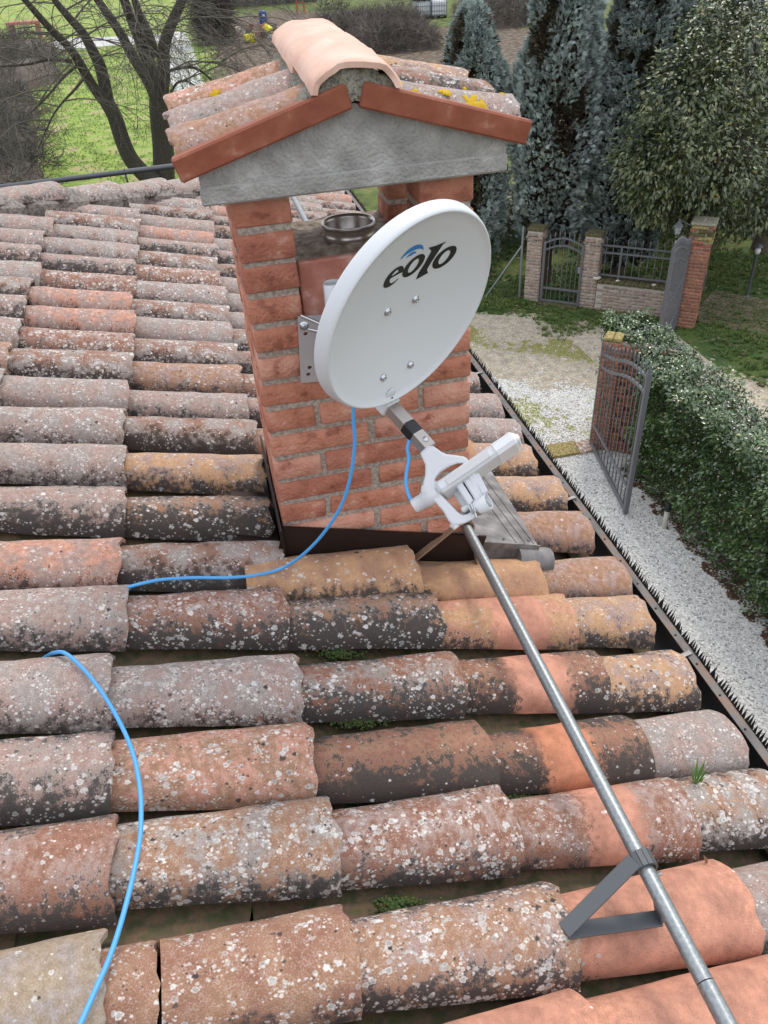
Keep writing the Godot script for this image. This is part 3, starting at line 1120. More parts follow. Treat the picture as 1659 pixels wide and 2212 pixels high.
	arm.bar(Vector3(0.243, 6.235, ZF + 0.011), Vector3(0.246, 6.235, -1.575), 0.055, 0.032, Vector3.UP, 0.004)
	arm.bar(Vector3(0.240, 6.150, ZF + 0.011), Vector3(0.246, 6.165, -1.575), 0.055, 0.032, Vector3.UP, 0.004)
	put.call("stand_off", arm, M["aluminium"])
	var ma := Sh.new()
	ma.lathe([[0.0205, 6.175], [0.0205, 6.398], [0.0185, 6.400], [0.0, 6.400]], 28, Transform3D(Basis(), Vector3(0.232, 0, -1.552)))
	put.call("mast", ma, M["aluminium"])
	var cl := Sh.new()
	cl.box(Vector3(0.075, 0.035, 0.03), Transform3D(Basis(Vector3.UP, a), Vector3(0.240, 6.30, -1.578)), 0.003)
	cl.tube([Vector3(0.165, 6.318, -1.600), Vector3(0.235, 6.300, -1.53)], 0.0038, 8)
	cl.tube([Vector3(0.175, 6.296, -1.575), Vector3(0.255, 6.290, -1.51)], 0.0038, 8)
	put.call("clamp", cl, M["bright steel"])
	var hd := Sh.new()
	hd.box(Vector3(0.10, 0.15, 0.035), fr * Transform3D(Basis(), Vector3(0, 0.02, -0.036)), 0.006)
	hd.box(Vector3(0.06, 0.11, 0.07), fr * Transform3D(Basis(), Vector3(0, 0.03, -0.09)), 0.006)
	put.call("dish_mount", hd, M["galvanised"])
	# feed arm with tape and screw
	var A0 := fr * Vector3(0.003, -0.172, 0.004)
	var A1 := fr * Vector3(0.003, -0.2025, 0.135)
	var ax := (A1 - A0).normalized()
	var f0 := Sh.new()
	f0.bar(A0 - ax * 0.02, A0 + ax * 0.012, 0.040, 0.036, -dv, 0.003)
	f0.box(Vector3(0.052, 0.010, 0.014), fr * Transform3D(Basis(), Vector3(0.0, -0.150, 0.004)), 0.003)
	put.call("arm_socket", f0, M["plastic white"])
	var f1 := Sh.new()
	f1.bar(A0, A1, 0.0285, 0.027, -dv, 0.002)
	put.call("feed_arm", f1, M["arm steel"])
	var f2 := Sh.new()
	f2.bar(A0.lerp(A1, 0.46), A0.lerp(A1, 0.70), 0.0305, 0.029, -dv, 0.003)
	f2.bar(A0.lerp(A1, 0.44), A0.lerp(A1, 0.60), 0.0297, 0.0282, -dv + dh * 0.06, 0.003)
	put.call("black_tape", f2, M["tape"])
	var f3 := Sh.new()
	var nu_ := (-dv + ax * dv.dot(ax)).normalized()
	f3.lathe([[0.0065, 0.0], [0.006, 0.0020], [0.003, 0.003], [0.0, 0.0028]], 14, Transform3D(Basis(ax, nu_, ax.cross(nu_)), A0.lerp(A1, 0.86) + nu_ * 0.0135))
	put.call("screw", f3, M["bright steel"])
	# holder ring, in the plane that faces back along the arm
	var P0 := dc + dn_ * 0.215 + dv * 0.235
	var pn := (CAM - P0).normalized()
	var outer := [[515, 580], [555, 660], [555, 740], [538, 800], [550, 860], [620, 930], [690, 1010], [725, 1075], [760, 1112], [830, 1100], [890, 1072], [940, 1038], [985, 990], [1000, 930], [985, 860], [950, 770], [905, 680], [855, 605], [780, 592], [700, 582], [640, 548], [595, 505]]
	var inner := [[625, 790], [640, 840], [690, 900], [750, 962], [800, 1015], [830, 1032], [870, 1022], [910, 992], [940, 950], [930, 900], [900, 830], [870, 760], [845, 690], [830, 652], [790, 654], [730, 677], [670, 715], [630, 760]]
	var cen := Vector2(790, 850)
	var at_angle := func(loop: Array, an: float) -> Vector2:
		var d := Vector2(cos(an), sin(an))
		var best := 0.0
		for i in loop.size():
			var p := Vector2(loop[i][0], loop[i][1])
			var q := Vector2(loop[(i + 1) % loop.size()][0], loop[(i + 1) % loop.size()][1])
			var hit = Geometry2D.segment_intersects_segment(cen, cen + d * 900.0, p, q)
			if hit != null:
				best = maxf(best, (hit - cen).length())
		return cen + d * best
	var rg := Sh.new()
	rg.smooth(1)
	var N := 64
	var rows := []
	for i in N:
		var an := TAU * i / N
		var o: Vector2 = at_angle.call(outer, an)
		var n: Vector2 = at_angle.call(inner, an)
		var row := []
		for e in [[0.0, -0.014], [0.0, 0.008], [0.07, 0.0118], [0.20, 0.0130], [0.80, 0.0130], [0.94, 0.0118], [1.0, 0.008], [1.0, -0.014]]:
			var w: Vector2 = o.lerp(n, e[0])
			var zz := z6(w.x, w.y)
			row.append(on_plane(zz.x, zz.y, P0, pn) + pn * e[1])
		rows.append(row)
	for i in N:
		var r0: Array = rows[i]
		var r1: Array = rows[(i + 1) % N]
		for k in 8:
			var k2 := (k + 1) % 8
			rg.smooth(20 + k)
			rg.quad(r0[k], r0[k2], r1[k2], r1[k])
	put.call("feed_holder", rg, M["plastic white"])
	var on6 := func(x: float, y: float, lift := 0.0) -> Vector3:
		var zz := z6(x, y)
		return on_plane(zz.x, zz.y, P0, pn) + pn * lift
	var tb := Sh.new()
	var t0: Vector3 = on6.call(640, 868, -0.004)
	var t1: Vector3 = on6.call(466, 972, -0.006)
	tb.lathe([[0.0, -0.016], [0.017, -0.014], [0.022, -0.004], [0.022, 0.006], [0.018, 0.012], [0.0, 0.013]], 18, Transform3D(Basis(e_side(pn), pn, e_side(pn).cross(pn)), on6.call(600, 850, 0.0)))
	tb.tube([t0, t0.lerp(t1, 0.55), t0.lerp(t1, 0.56), t0.lerp(t1, 0.95), t1], [0.0195, 0.0185, 0.0165, 0.0155, 0.0135], 20)
	tb.tube([on6.call(760, 1090, 0.0), on6.call(790, 1125, 0.002)], [0.011, 0.008], 12)
	put.call("cable_gland", tb, M["plastic white"])
	# radio unit: a long flat case that faces the dish
	var ra: Vector3 = on6.call(688, 812, 0.018)
	var rb: Vector3 = on6.call(1050, 566, 0.018)
	var rc: Vector3 = on6.call(1190, 470, 0.018)
	var e1 := (rc - ra).normalized()
	var e3 := pn.rotated(e1, -0.32)
	var e2 := e3.cross(e1)
	var rd := Sh.new()
	rd.box(Vector3((rb - ra).length() + 0.03, 0.0275, 0.075), Transform3D(Basis(e1, e2, e3), (ra + rb) / 2.0 - e3 * 0.030), 0.007)
	put.call("radio_case", rd, M["plastic white"])
	var rd2 := Sh.new()
	rd2.box(Vector3((rc - rb).length() + 0.012, 0.0290, 0.078), Transform3D(Basis(e1, e2, e3), (rc + rb) / 2.0 - e3 * 0.029 + e1 * 0.003), 0.008)
	rd2.box(Vector3(0.012, 0.018, 0.05), Transform3D(Basis(e1, e2, e3), rc + e1 * 0.009 - e3 * 0.03), 0.005)
	put.call("radio_cap", rd2, M["plastic bright"])
	var rd3 := Sh.new()
	rd3.box(Vector3((rb - ra).length() * 0.86, 0.0145, 0.003), Transform3D(Basis(e1, e2, e3), (ra + rb) / 2.0 + e3 * 0.0080 - e2 * 0.002), 0.0012)
	put.call("side_panel", rd3, M["plastic grey"])
	# ribbed cradle and the split sleeve with its hose clamp
	var cr := Sh.new()
	for q in [[[800, 800], [905, 965]], [[860, 770], [960, 935]], [[925, 735], [1000, 880]]]:
		var u: Vector3 = on6.call(q[0][0], q[0][1], -0.012)
		var w: Vector3 = on6.call(q[1][0], q[1][1], -0.006)
		cr.bar(u, w, 0.046, 0.015, e1, 0.003)
	var c0: Vector3 = on6.call(765, 880, -0.024)
	var c1: Vector3 = on6.call(960, 820, -0.024)
	cr.box(Vector3((c1 - c0).length(), 0.062, 0.010), Transform3D(Basis(e1, e2, e3), (c0 + c1) / 2.0 + e2 * -0.004), 0.003)
	var u0: Vector3 = on6.call(830, 1010, -0.006)
	var u1: Vector3 = on6.call(1010, 880, -0.006)
	cr.bar(u0, u1, 0.03, 0.012, e2, 0.003)
	put.call("cradle", cr, M["plastic white"])
	var sv := Sh.new()
	var v0: Vector3 = on6.call(905, 985, 0.0)
	var v1: Vector3 = on6.call(1020, 930, 0.016)
	var vd := (v1 - v0).normalized()
	var vx := vd.cross(pn).normalized()
	var vt := Transform3D(Basis(vx, vd, vx.cross(vd)), v0)
	var vl := (v1 - v0).length()
	sv.lathe([[0.0175, 0.0], [0.0175, vl], [0.0155, vl + 0.0005], [0.0150, vl - 0.001], [0.0150, 0.004], [0.0, 0.004]], 24, vt)
	sv.box(Vector3(0.030, vl * 0.9, 0.0018), vt * Transform3D(Basis(Vector3.UP, 0.9), Vector3(0, vl * 0.52, 0)))
	put.call("sleeve", sv, M["plastic white"])
	var hc := Sh.new()
	hc.lathe([[0.0178, 0.006], [0.0192, 0.006], [0.0192, 0.015], [0.0178, 0.015]], 24, vt)
	hc.box(Vector3(0.008, 0.010, 0.012), vt * Transform3D(Basis(), Vector3(0.004, 0.0105, 0.0225)), 0.001)
	hc.tube([vt * Vector3(-0.012, 0.0105, 0.0245), vt * Vector3(0.018, 0.0105, 0.0245)], 0.0028, 8)
	put.call("hose_clamp", hc, M["bright steel"])

# ---------------------------------------------------------------- snow guards, gutter, cables
func guard_bracket(parent: Node3D, zc: float, called: String, s_lo: float, s_hi: float, s_pipe: float, h_pipe: float, w: float, hb := 0.006, back := 0.0, metal := "bracket steel") -> void:
	var s := Sh.new()
	var p0 := roof(s_lo, zc, hb)
	var p1 := roof(s_hi, zc, hb)
	var za := zc - back
	s.bar(p0, p1, w, 0.005, Vector3(sin(TH), cos(TH), 0), 0.001)
	var tl := roof(s_pipe - 0.022, za, h_pipe + 0.010)
	s.bar(p0 + Vector3(-0.004, 0.003, 0), tl, w, 0.005, Vector3(0, 0, 1).cross(tl - p0), 0.001)
	var arcp := []
	for i in 7:
		var an := lerpf(PI * 0.88, -0.05, i / 6.0)
		arcp.append(roof(s_pipe + cos(an) * 0.0215, za, h_pipe + sin(an) * 0.0215))
	for i in 6:
		s.bar(arcp[i], arcp[i + 1], w, 0.005, (arcp[i] + arcp[i + 1]) / 2.0 - roof(s_pipe, za, h_pipe))
	s.bar(arcp[6], p1, w, 0.005, Vector3(1, 0.2, 0), 0.001)
	wpart(called, s.done(), M[metal], parent)
	for k in 2:
		var bt := Sh.new()
		var c: Vector3 = (arcp[6] as Vector3).lerp(p1, 0.25 + 0.45 * k)
		bt.tube([c, c + Vector3(0.014, 0.006, 0)], 0.0045, 6)
		wpart("bracket_bolt", bt.done(), M["bright steel"], parent)
func build_guards() -> void:
	var sp := 0.562
	var hp := 0.113
	var g := thing("snow_guard", "galvanised snow guard pipe on triangular brackets in front of the chimney", "snow guard", roof(0.5, -0.9, 0.0), 0.0, "snow guard pipes on the roof")
	var s := Sh.new()
	s.tube([roof(sp, 1.2, hp), roof(sp, -0.43, hp)], 0.0152, 18)
	s.tube([roof(sp, -0.432, hp), roof(sp, -1.672, hp)], 0.0148, 18)
	wpart("pipe", s.done(), M["galvanised"], g)
	guard_bracket(g, -0.590, "bracket", 0.420, 0.622, sp, hp, 0.030, 0.004, 0.052)
	guard_bracket(g, -1.646, "bracket", 0.415, 0.622, sp, hp, 0.024, -0.004, 0.036, "bracket brown")
	var g2 := thing("snow_guard", "pale snow guard pipe seen under the chimney cap behind the flue", "snow guard", roof(0.5, -3.6, 0.0), 0.0, "snow guard pipes on the roof")
	var s2 := Sh.new()
	s2.tube([roof(sp, -2.20, hp), roof(sp, -5.95, hp)], 0.0155, 14)
	wpart("pipe", s2.done(), M["galvanised"], g2)
	guard_bracket(g2, -2.9, "bracket", 0.425, 0.655, sp, hp, 0.030)
	guard_bracket(g2, -4.55, "bracket", 0.425, 0.655, sp, hp, 0.030)
	var a := on_z(-60, 412, -5.9)
	var b := on_z(388, 357, -5.9)
	var g3 := thing("snow_guard", "dark snow guard pipe running behind the hip tiles", "snow guard", (a + b) / 2.0 - Vector3(0, 0.14, 0), 0.0, "snow guard pipes on the roof")
	var s3 := Sh.new()
	s3.tube([a + (a - b) * 0.3, b + (b - a) * 0.6], 0.018, 12)
	wpart("pipe", s3.done(), M["bracket steel"], g3)
	var post := on_z(270, 374, -5.9)
	for px in [post, post + (a - b) * 1.1]:
		var s4 := Sh.new()
		s4.bar(px + Vector3(0, 0.028, 0), px + Vector3(0, -0.16, 0), 0.006, 0.030, Vector3(0, 0, 1))
		s4.bar(px + Vector3(0, 0.018, -0.02), px + Vector3(0, -0.20, -0.16), 0.006, 0.030, Vector3(0, 0, 1))
		wpart("bracket", s4.done(), M["bracket steel"], g3)

func build_gutter() -> void:
	var y := 5.268
	var g := thing("gutter", "dark metal gutter under the tile ends, edged with black spikes", "gutter", Vector3(1.12, 5.2, -2.0))
	var z0 := 1.5
	var z1 := -6.55
	var s := Sh.new()
	s.smooth(1)
	var prof := []
	for i in 9:
		var an := PI + PI * i / 8.0
		prof.append(Vector2(1.045 + cos(an) * 0.068, y + 0.004 + sin(an) * 0.07))
	for i in 8:
		s.quad(Vector3(prof[i].x, prof[i].y, z0), Vector3(prof[i].x, prof[i].y, z1), Vector3(prof[i + 1].x, prof[i + 1].y, z1), Vector3(prof[i + 1].x, prof[i + 1].y, z0))
	wpart("channel", s.done(), M["gutter metal"], g)
	var lip := Sh.new()
	lip.box(Vector3(0.020, 0.004, z0 - z1), Transform3D(Basis(Vector3(0, 0, 1), 0.25), Vector3(1.122, y + 0.006, (z0 + z1) / 2.0)), 0.001)
	lip.tube([Vector3(1.134, y, z0), Vector3(1.134, y, z1)], 0.006, 8)
	wpart("lip", lip.done(), M["lip metal"], g)
	var zz := -0.35
	while zz > -4.0:
		var h := Sh.new()
		h.lathe([[0.0032, 0.0], [0.0032, 0.0008], [0.0, 0.0008]], 8, Transform3D(Basis(Vector3(0, 0, 1), 0.25), Vector3(1.121, y + 0.0086, zz)))
		wpart("rivet", h.done(), M["dark metal"], g)
		zz -= 0.115
	# toothed strip
	var sp := Sh.new()
	sp.smooth(-1)
	var z := z0
	while z > z1:
		var hgt := 0.024 + rng.randf_range(0.0, 0.012)
		var lean := rng.randf_range(-0.006, 0.004)
		var a := Vector3(1.140, y - 0.004, z)
		var b := Vector3(1.140, y - 0.004, z - 0.0115)
		var t := Vector3(1.150 + rng.randf_range(-0.004, 0.006), y + hgt, z - 0.006 + lean)
		var a2 := a + Vector3(0.004, 0, 0)
		var b2 := b + Vector3(0.004, 0, 0)
		sp.tri(a, b, t)
		sp.tri(a2, t, b2)
		sp.tri(a, t, a2)
		sp.tri(b, b2, t)
		z -= 0.0125
	wpart("spike_strip", sp.done(), M["black plastic"], g).set_meta("kind", "stuff")
	for q in [-1.30, -2.08, -3.1, -4.4]:
		var h := Sh.new()
		h.bar(Vector3(1.07, y + 0.012, q), Vector3(1.125, y + 0.012, q - 0.012), 0.014, 0.002, Vector3.UP)
		wpart("bracket", h.done(), M["grey sheet"], g)

func build_cables() -> void:
	var c := thing("network_cable", "blue network cable hanging from the dish and vanishing under a tile", "cable", on_roof(450, 1247, 0.01), 0.0, "")
	var pts := [on_z(764, 860, -1.50), on_z(763, 900, -1.495), on_z(766, 960, -1.485), on_z(757, 1030, -1.48), on_z(738, 1090, -1.485), on_z(708, 1140, -1.50), on_z(672, 1182, -1.53), on_z(636, 1212, -1.56)]
	for q in [[600, 1231, 0.012], [548, 1243, 0.010], [490, 1248, 0.008], [420, 1248, 0.006], [350, 1252, 0.010], [300, 1262, 0.006], [268, 1271, -0.012], [235, 1277, -0.035], [195, 1282, -0.06]]:
		pts.append(on_roof(q[0], q[1], q[2]))
	var s := Sh.new()
	s.tube(spline(pts, 6), 0.0042, 10)
	wpart("sheath", s.done(), M["cable blue"], c)
	var c2 := thing("network_cable", "blue network cable looping over the near tiles from under a tile", "cable", on_roof(300, 1700, 0.01))
	var p2 := []
	for q in [[60, 1436, -0.095], [84, 1428, -0.085], [102, 1417, -0.055], [118, 1410, -0.012], [138, 1410, 0.012], [165, 1430, 0.02], [203, 1472, 0.02], [245, 1535, 0.03], [283, 1615, 0.03], [302, 1700, 0.03], [304, 1790, 0.03], [292, 1870, 0.03], [268, 1970, 0.03], [238, 2065, 0.03], [203, 2145, 0.03], [168, 2225, 0.03], [120, 2330, 0.03]]:
		p2.append(on_roof(q[0], q[1], q[2]))
	var s2 := Sh.new()
	s2.tube(spline(p2, 6), 0.0043, 10)
	wpart("sheath", s2.done(), M["cable blue"], c2)
	var c3 := thing("network_cable", "short blue cable loop between the feed arm and the white radio", "cable", on_z(880, 1000, -1.36))
	var P0 := dc + dn_ * 0.215 + dv * 0.235
	var pn := (CAM - P0).normalized()
	var p3 := []
	for q in [[884, 948, -0.02], [879, 968, -0.02], [882, 990, -0.02], [877, 1020, -0.02], [876, 1045, -0.018], [882, 1070, -0.014], [894, 1086, -0.008], [908, 1080, -0.006]]:
		p3.append(on_plane(q[0], q[1], P0, pn) + pn * q[2])
	var s3 := Sh.new()
	s3.tube(spline(p3, 5), 0.0040, 10)
	wpart("sheath", s3.done(), M["cable blue"], c3)

# ---------------------------------------------------------------- ground
func ter(z: float) -> float:
	return 0.0 * z
func on_ground(px: float, py: float, lift := 0.0) -> Vector3:
	var p := on_y(px, py, 0.0)
	for i in 12:
		p = on_y(px, py, ter(p.z))
	return p + Vector3(0, lift, 0)
func patch(called: String, pxs: Array, m: Material, lift: float, ragged := 0.25, seed_ := 1) -> void:
	var pts := []
	for q in pxs:
		pts.append(on_ground(q[0], q[1]))
	var nz := noise(0.7, seed_, 3)
	var poly := PackedVector2Array()
	for i in pts.size():
		var a: Vector3 = pts[i]
		var b: Vector3 = pts[(i + 1) % pts.size()]
		var n := maxi(2, int((b - a).length() / 0.6))
		for k in n:
			var p := a.lerp(b, float(k) / n)
			poly.append(Vector2(p.x + nz.get_noise_2d(p.x, p.z) * ragged, p.z + nz.get_noise_2d(p.z + 40.0, p.x) * ragged * 2.0))
	var idx := Geometry2D.triangulate_polygon(poly)
	if idx.size() == 0:
		print("patch failed ", called)
	var s := Sh.new()
	s.smooth(-1)
	for i in range(0, idx.size(), 3):
		var t := []
		for k in 3:
			var q := poly[idx[i + k]]
			t.append(Vector3(q.x, ter(q.y) + lift, q.y))
		if (t[1] - t[0]).cross(t[2] - t[0]).y > 0:
			s.tri(t[0], t[2], t[1])
		else:
			s.tri(t[0], t[1], t[2])
	struct(called, s.done(), m)

# The drive below the roof: white stone chips, trodden earth, moss and grass, each with a torn edge.
const DX0 := 2.2
const DZ0 := -16.8
const DW := 12.0
const DL := 17.6
func drive_tex() -> StandardMaterial3D:
	var w := 1000
	var h := 1466
	var col := PackedByteArray()
	col.resize(w * h * 3)
	var hg := PackedByteArray()
	hg.resize(w * h)
	var cell := noise(0.75, 71, 1, FastNoiseLite.TYPE_CELLULAR)
	cell.cellular_return_type = FastNoiseLite.RETURN_CELL_VALUE
	var cd := noise(0.75, 71, 1, FastNoiseLite.TYPE_CELLULAR)
	cd.cellular_return_type = FastNoiseLite.RETURN_DISTANCE
	var A := cell.get_image(w, h, false, false, false).get_data()
	var D := cd.get_image(w, h).get_data()
	var B := noise(0.010, 72, 4).get_image(w, h).get_data()
	var E := noise(0.05, 73, 4).get_image(w, h).get_data()
	var F := noise(0.3, 74, 2).get_image(w, h).get_data()
	# seen across the drive, along it: bands follow the line of the fence
	for y in h:
		var z := DZ0 + (y + 0.5) / h * DL
		for x in w:
			var i := y * w + x
			var wx := DX0 + (x + 0.5) / w * DW
			var b := B[i] / 255.0 - 0.5
			var e := E[i] / 255.0 - 0.5
			var f := F[i] / 255.0
			var t := z + 15.53 - (wx - 6.51) * 0.80 + b * 0.9 + e * 0.5     # metres this side of the fence
			var grass := clampf((1.15 - t + e * 1.2) * 2.5, 0.0, 1.0)
			if wx > 8.7:
				grass = clampf((3.1 - t + b * 2.5 + e * 2.5) * 1.8, 0.0, 1.0)
			var moss := clampf(1.25 - absf(t - 2.8) * 2.2 + e * 2.6 + b * 1.5, 0.0, 1.0) * 0.75
			moss = maxf(moss, clampf(0.85 - absf(t - 6.1) * 1.0 + e * 2.4 + b * 2.0, 0.0, 1.0) * 0.65)
			var white := clampf((t - 4.25 + b * 1.0 + e * 0.6) * 1.8, 0.0, 1.0)
			if t > 6.9:
				moss *= clampf(1.0 - (t - 6.9) * 3.0, 0.0, 1.0)
			if t > 5.5 and t < 6.9:
				white *= 0.72
			if wx > 6.7:
				white *= 0.25
				moss *= 0.3
			var st := A[i] / 255.0
			var gap := D[i] / 255.0
			var stone := 0.82 + st * 0.24 - gap * 0.18
			# earth with some chips trodden in
			var R := 172.0 * (0.84 + f * 0.26 + e * 0.35)
			var G := 160.0 * (0.84 + f * 0.26 + e * 0.35)
			var Bl := 140.0 * (0.84 + f * 0.26 + e * 0.35)
			if st > 0.95 - white * 0.85 + e * 0.2:
				R = 224.0 * stone
				G = 222.0 * stone
				Bl = 216.0 * stone
			elif white > 0.4:
				R = 120.0 + st * 50.0
				G = 116.0 + st * 48.0
				Bl = 107.0 + st * 44.0
			var mk := clampf((moss - 0.35 + (f - 0.5) * 0.7 - (0.25 if st > 0.7 else 0.0)) * 3.0, 0.0, 0.85)
			R += (116.0 * (0.7 + f * 0.5) - R) * mk
			G += (118.0 * (0.7 + f * 0.5) - G) * mk
			Bl += (46.0 * (0.7 + f * 0.5) - Bl) * mk
			var gk := clampf((grass - 0.3 + (f - 0.5) * 0.5) * 3.0, 0.0, 0.95)
			R += ((66.0 + b * 40.0) * (0.6 + f * 0.7) - R) * gk
			G += ((88.0 + b * 20.0) * (0.6 + f * 0.7) - G) * gk
			Bl += (30.0 * (0.6 + f * 0.7) - Bl) * gk
			# fallen leaves along the hedge foot
			if wx > 5.52 - e * 0.3 and wx < 6.5 and z > -9.0:
				if f + e > 0.40:
					R = 86.0 * (0.5 + st * 0.7)
					G = 62.0 * (0.5 + st * 0.7)
					Bl = 44.0 * (0.5 + st * 0.7)
			var o := i * 3
			col[o] = int(clampf(R, 0, 255))
			col[o + 1] = int(clampf(G, 0, 255))
			col[o + 2] = int(clampf(Bl, 0, 255))
			hg[i] = int(clampf(128.0 + (1.0 - gap) * 100.0 * white + (f - 0.5) * 60.0, 0, 255))
	var hi := Image.create_from_data(w, h, false, Image.FORMAT_L8, hg)
	hi.convert(Image.FORMAT_RGBA8)
	hi.bump_map_to_normal_map(3.0)
	var m := mat("drive", Color.WHITE, 0.95)
	m.albedo_texture = ImageTexture.create_from_image(Image.create_from_data(w, h, false, Image.FORMAT_RGB8, col))
	m.normal_enabled = true
	m.normal_texture = ImageTexture.create_from_image(hi)
	m.texture_repeat = false
	return m

func grass_patch(called: String, label: String, areas: Array, seed_: int, fresh: Color, straw: Color) -> void:
	# areas: [x0, z0, x1, z1, count, height]
	var r := RandomNumberGenerator.new()
	r.seed = seed_
	var s := Sh.new()
	s.smooth(-1)
	for k in 7:
		var an := r.randf() * TAU
		var d := Vector3(cos(an), 0, sin(an))
		var o := d * r.randf_range(0.0, 0.5)
		var sd := Vector3(-d.z, 0, d.x) * 0.10
		var hgt := r.randf_range(0.6, 1.1)
		var mid := o + d * 0.25 + Vector3(0, hgt * 0.65, 0)
		s.quad(o - sd, mid - sd * 0.7, mid + sd * 0.7, o + sd)
		s.tri(mid - sd * 0.7, o + d * 0.7 + Vector3(0, hgt, 0), mid + sd * 0.7)
	var mesh := s.done()
	var nz := noise(0.35, seed_ + 3, 3)
	var xf := []
	var cl := []
	for a in areas:
		for i in int(a[4]):
			var x := r.randf_range(a[0], a[2])
			var z := r.randf_range(a[1], a[3])
			var n := nz.get_noise_2d(x, z)
			if a.size() > 6 and z + 15.53 - (x - 6.51) * 0.80 > a[6] + n * 1.4 + r.randf_range(-0.3, 0.3):
				continue
			if r.randf() > 0.65 + n * 1.2:
				continue
			var sc: float = r.randf_range(0.6, 1.3) * a[5]
			xf.append(Transform3D(Basis(Vector3.UP, r.randf() * TAU).scaled(Vector3(sc, sc * r.randf_range(0.7, 1.2), sc)), Vector3(x, ter(z), z)))
			var dry := clampf(0.5 + n * 1.4 + r.randfn(0, 0.2), 0.0, 1.0)      # one colour for a whole tuft, drier here and there
			cl.append(fresh.lerp(straw, dry))
	var o := stuff(called, mesh, M["grass blade"], self, xf, cl)
	o.set_meta("label", label)
	o.set_meta("category", "grass")

func build_ground() -> void:
	var s := Sh.new()
	s.smooth(1)
	var zs := [60.0, 0.0, -10.0, -19.0]
	for k in 12:
		zs.append(-19.0 - 17.0 * (k + 1) / 12.0)
	zs.append_array([-60.0, -120.0, -400.0])
	var xs := [-300.0, -20.0, 0.0, 20.0, 300.0]
	for i in zs.size() - 1:
		for k in xs.size() - 1:
			var q := []
			for p in [[k, i], [k, i + 1], [k + 1, i + 1], [k + 1, i]]:
				q.append(Vector3(xs[p[0]], ter(zs[p[1]]), zs[p[1]]))
			s.quad(q[0], q[1], q[2], q[3])
	struct("ground", s.done(), M["shaded grass"])
	# drive sheet with its own coordinates in metres
	var d := Sh.new()
	d.smooth(-1)
	var a := Vector3(DX0, 0.004, DZ0)
	var b := Vector3(DX0 + DW, 0.004, DZ0)
	var c := Vector3(DX0 + DW, 0.004, DZ0 + DL)
	var e := Vector3(DX0, 0.004, DZ0 + DL)
	d.triuv(a, b, c, Vector2(0, 0), Vector2(1, 0), Vector2(1, 1))
	d.triuv(a, c, e, Vector2(0, 0), Vector2(1, 1), Vector2(0, 1))
	struct("driveway", d.done(), drive_tex())
	# far patches
	var ln := Sh.new()
	ln.smooth(1)
	for k in range(4, zs.size() - 1):
		ln.quad(Vector3(-60, ter(zs[k]) + 0.003, zs[k]), Vector3(-60, ter(zs[k + 1]) + 0.003, zs[k + 1]), Vector3(4.6, ter(zs[k + 1]) + 0.003, zs[k + 1]), Vector3(4.6, ter(zs[k]) + 0.003, zs[k]))
	struct("lawn", ln.done(), M["lawn"])
	patch("garden_soil", [[455, 175], [620, 165], [760, 150], [930, 150], [1100, 330], [1250, 330], [1260, 80], [1130, 60], [1070, 40], [930, 62], [740, 30], [600, 22], [500, 40], [470, 105]], M["soil"], 0.004, 0.6, 5)
	patch("garden_path", [[372, 205], [452, 215], [432, 150], [415, 98], [396, 66], [352, 70], [356, 110], [366, 160]], M["pale path"], 0.008, 0.25, 6)
	patch("garden_path", [[110, 86], [350, 74], [352, 92], [118, 108]], M["pale path"], 0.010, 0.3, 7)
	patch("ploughed_field", [[1225, 110], [1290, 105], [1290, 45], [1225, 52]], M["soil"], 0.012, 0.4, 9)
	# chips that lie loose on the white path
	var ch := Sh.new()
	ch.lathe([[0.0, -0.4], [0.8, -0.2], [1.0, 0.1], [0.5, 0.5], [0.0, 0.55]], 5, Transform3D(), -1)
	var xf := []
	var cl := []
	for i in 26000:
		var x := rng.randf_range(2.4, 6.3)
		var z := rng.randf_range(-12.2, 0.5)
		var t := z + 15.53 - (x - 6.51) * 0.80
		if t < 4.1 + rng.randf() * 0.8 or (x > 5.4 and z > -9.2):
			continue
		if t > 5.5 and t < 6.8 and rng.randf() < 0.5:
			continue
		var sc := rng.randf_range(0.006, 0.015)
		xf.append(Transform3D(Basis(Vector3(rng.randf(), rng.randf(), rng.randf()).normalized(), rng.randf() * TAU).scaled(Vector3(sc, sc * 0.8, sc * 1.2)), Vector3(x, 0.008, z)))
		var g := rng.randf_range(0.45, 0.9)
		cl.append(Color(g, g * 0.985, g * 0.94))
	var o := stuff("gravel", ch.done(), M["vertex coloured"], self, xf, cl)
	o.set_meta("label", "loose white stone chips on the path between house and hedge")
	o.set_meta("category", "gravel")
	# threshold stones
	for q in [[[1180, 966], [1237, 957], [1252, 982], [1192, 992], "threshold_stone", "long mossy yellow threshold stone in the gravel by the gate", "mossy stone"], [[1239, 957], [1274, 955], [1283, 976], [1254, 983], "threshold_stone", "pale pink threshold slab beside the open gate", "pink stone"]]:
		var st := Sh.new()
		var base := on_ground(q[0][0], q[0][1])
		var pl := PackedVector2Array()
		for k in 4:
			var p := on_ground(q[k][0], q[k][1]) - base
			pl.append(Vector2(p.x, -p.z))
		st.prism(pl, 0.0, 0.045, Transform3D(Basis(Vector3.RIGHT, -PI / 2), Vector3.ZERO))
		var t := thing(q[4], q[5], "stone", base)
		part("slab", st.done(), M[q[6]], t)
	# block paving beyond the brick pillar
	var pv := struct("paved_path", null, M["paver a"])
	var pb := Sh.new()
	pb.box(Vector3(0.235, 0.05, 0.235), Transform3D(), 0.008)
	var pm := pb.done()
	var p0 := on_ground(1500, 690)
	var u := (on_ground(1659, 722) - p0).normalized()
	var v := Vector3(u.z, 0, -u.x)
	var base_m := Sh.new()
	var len_u := 3.6
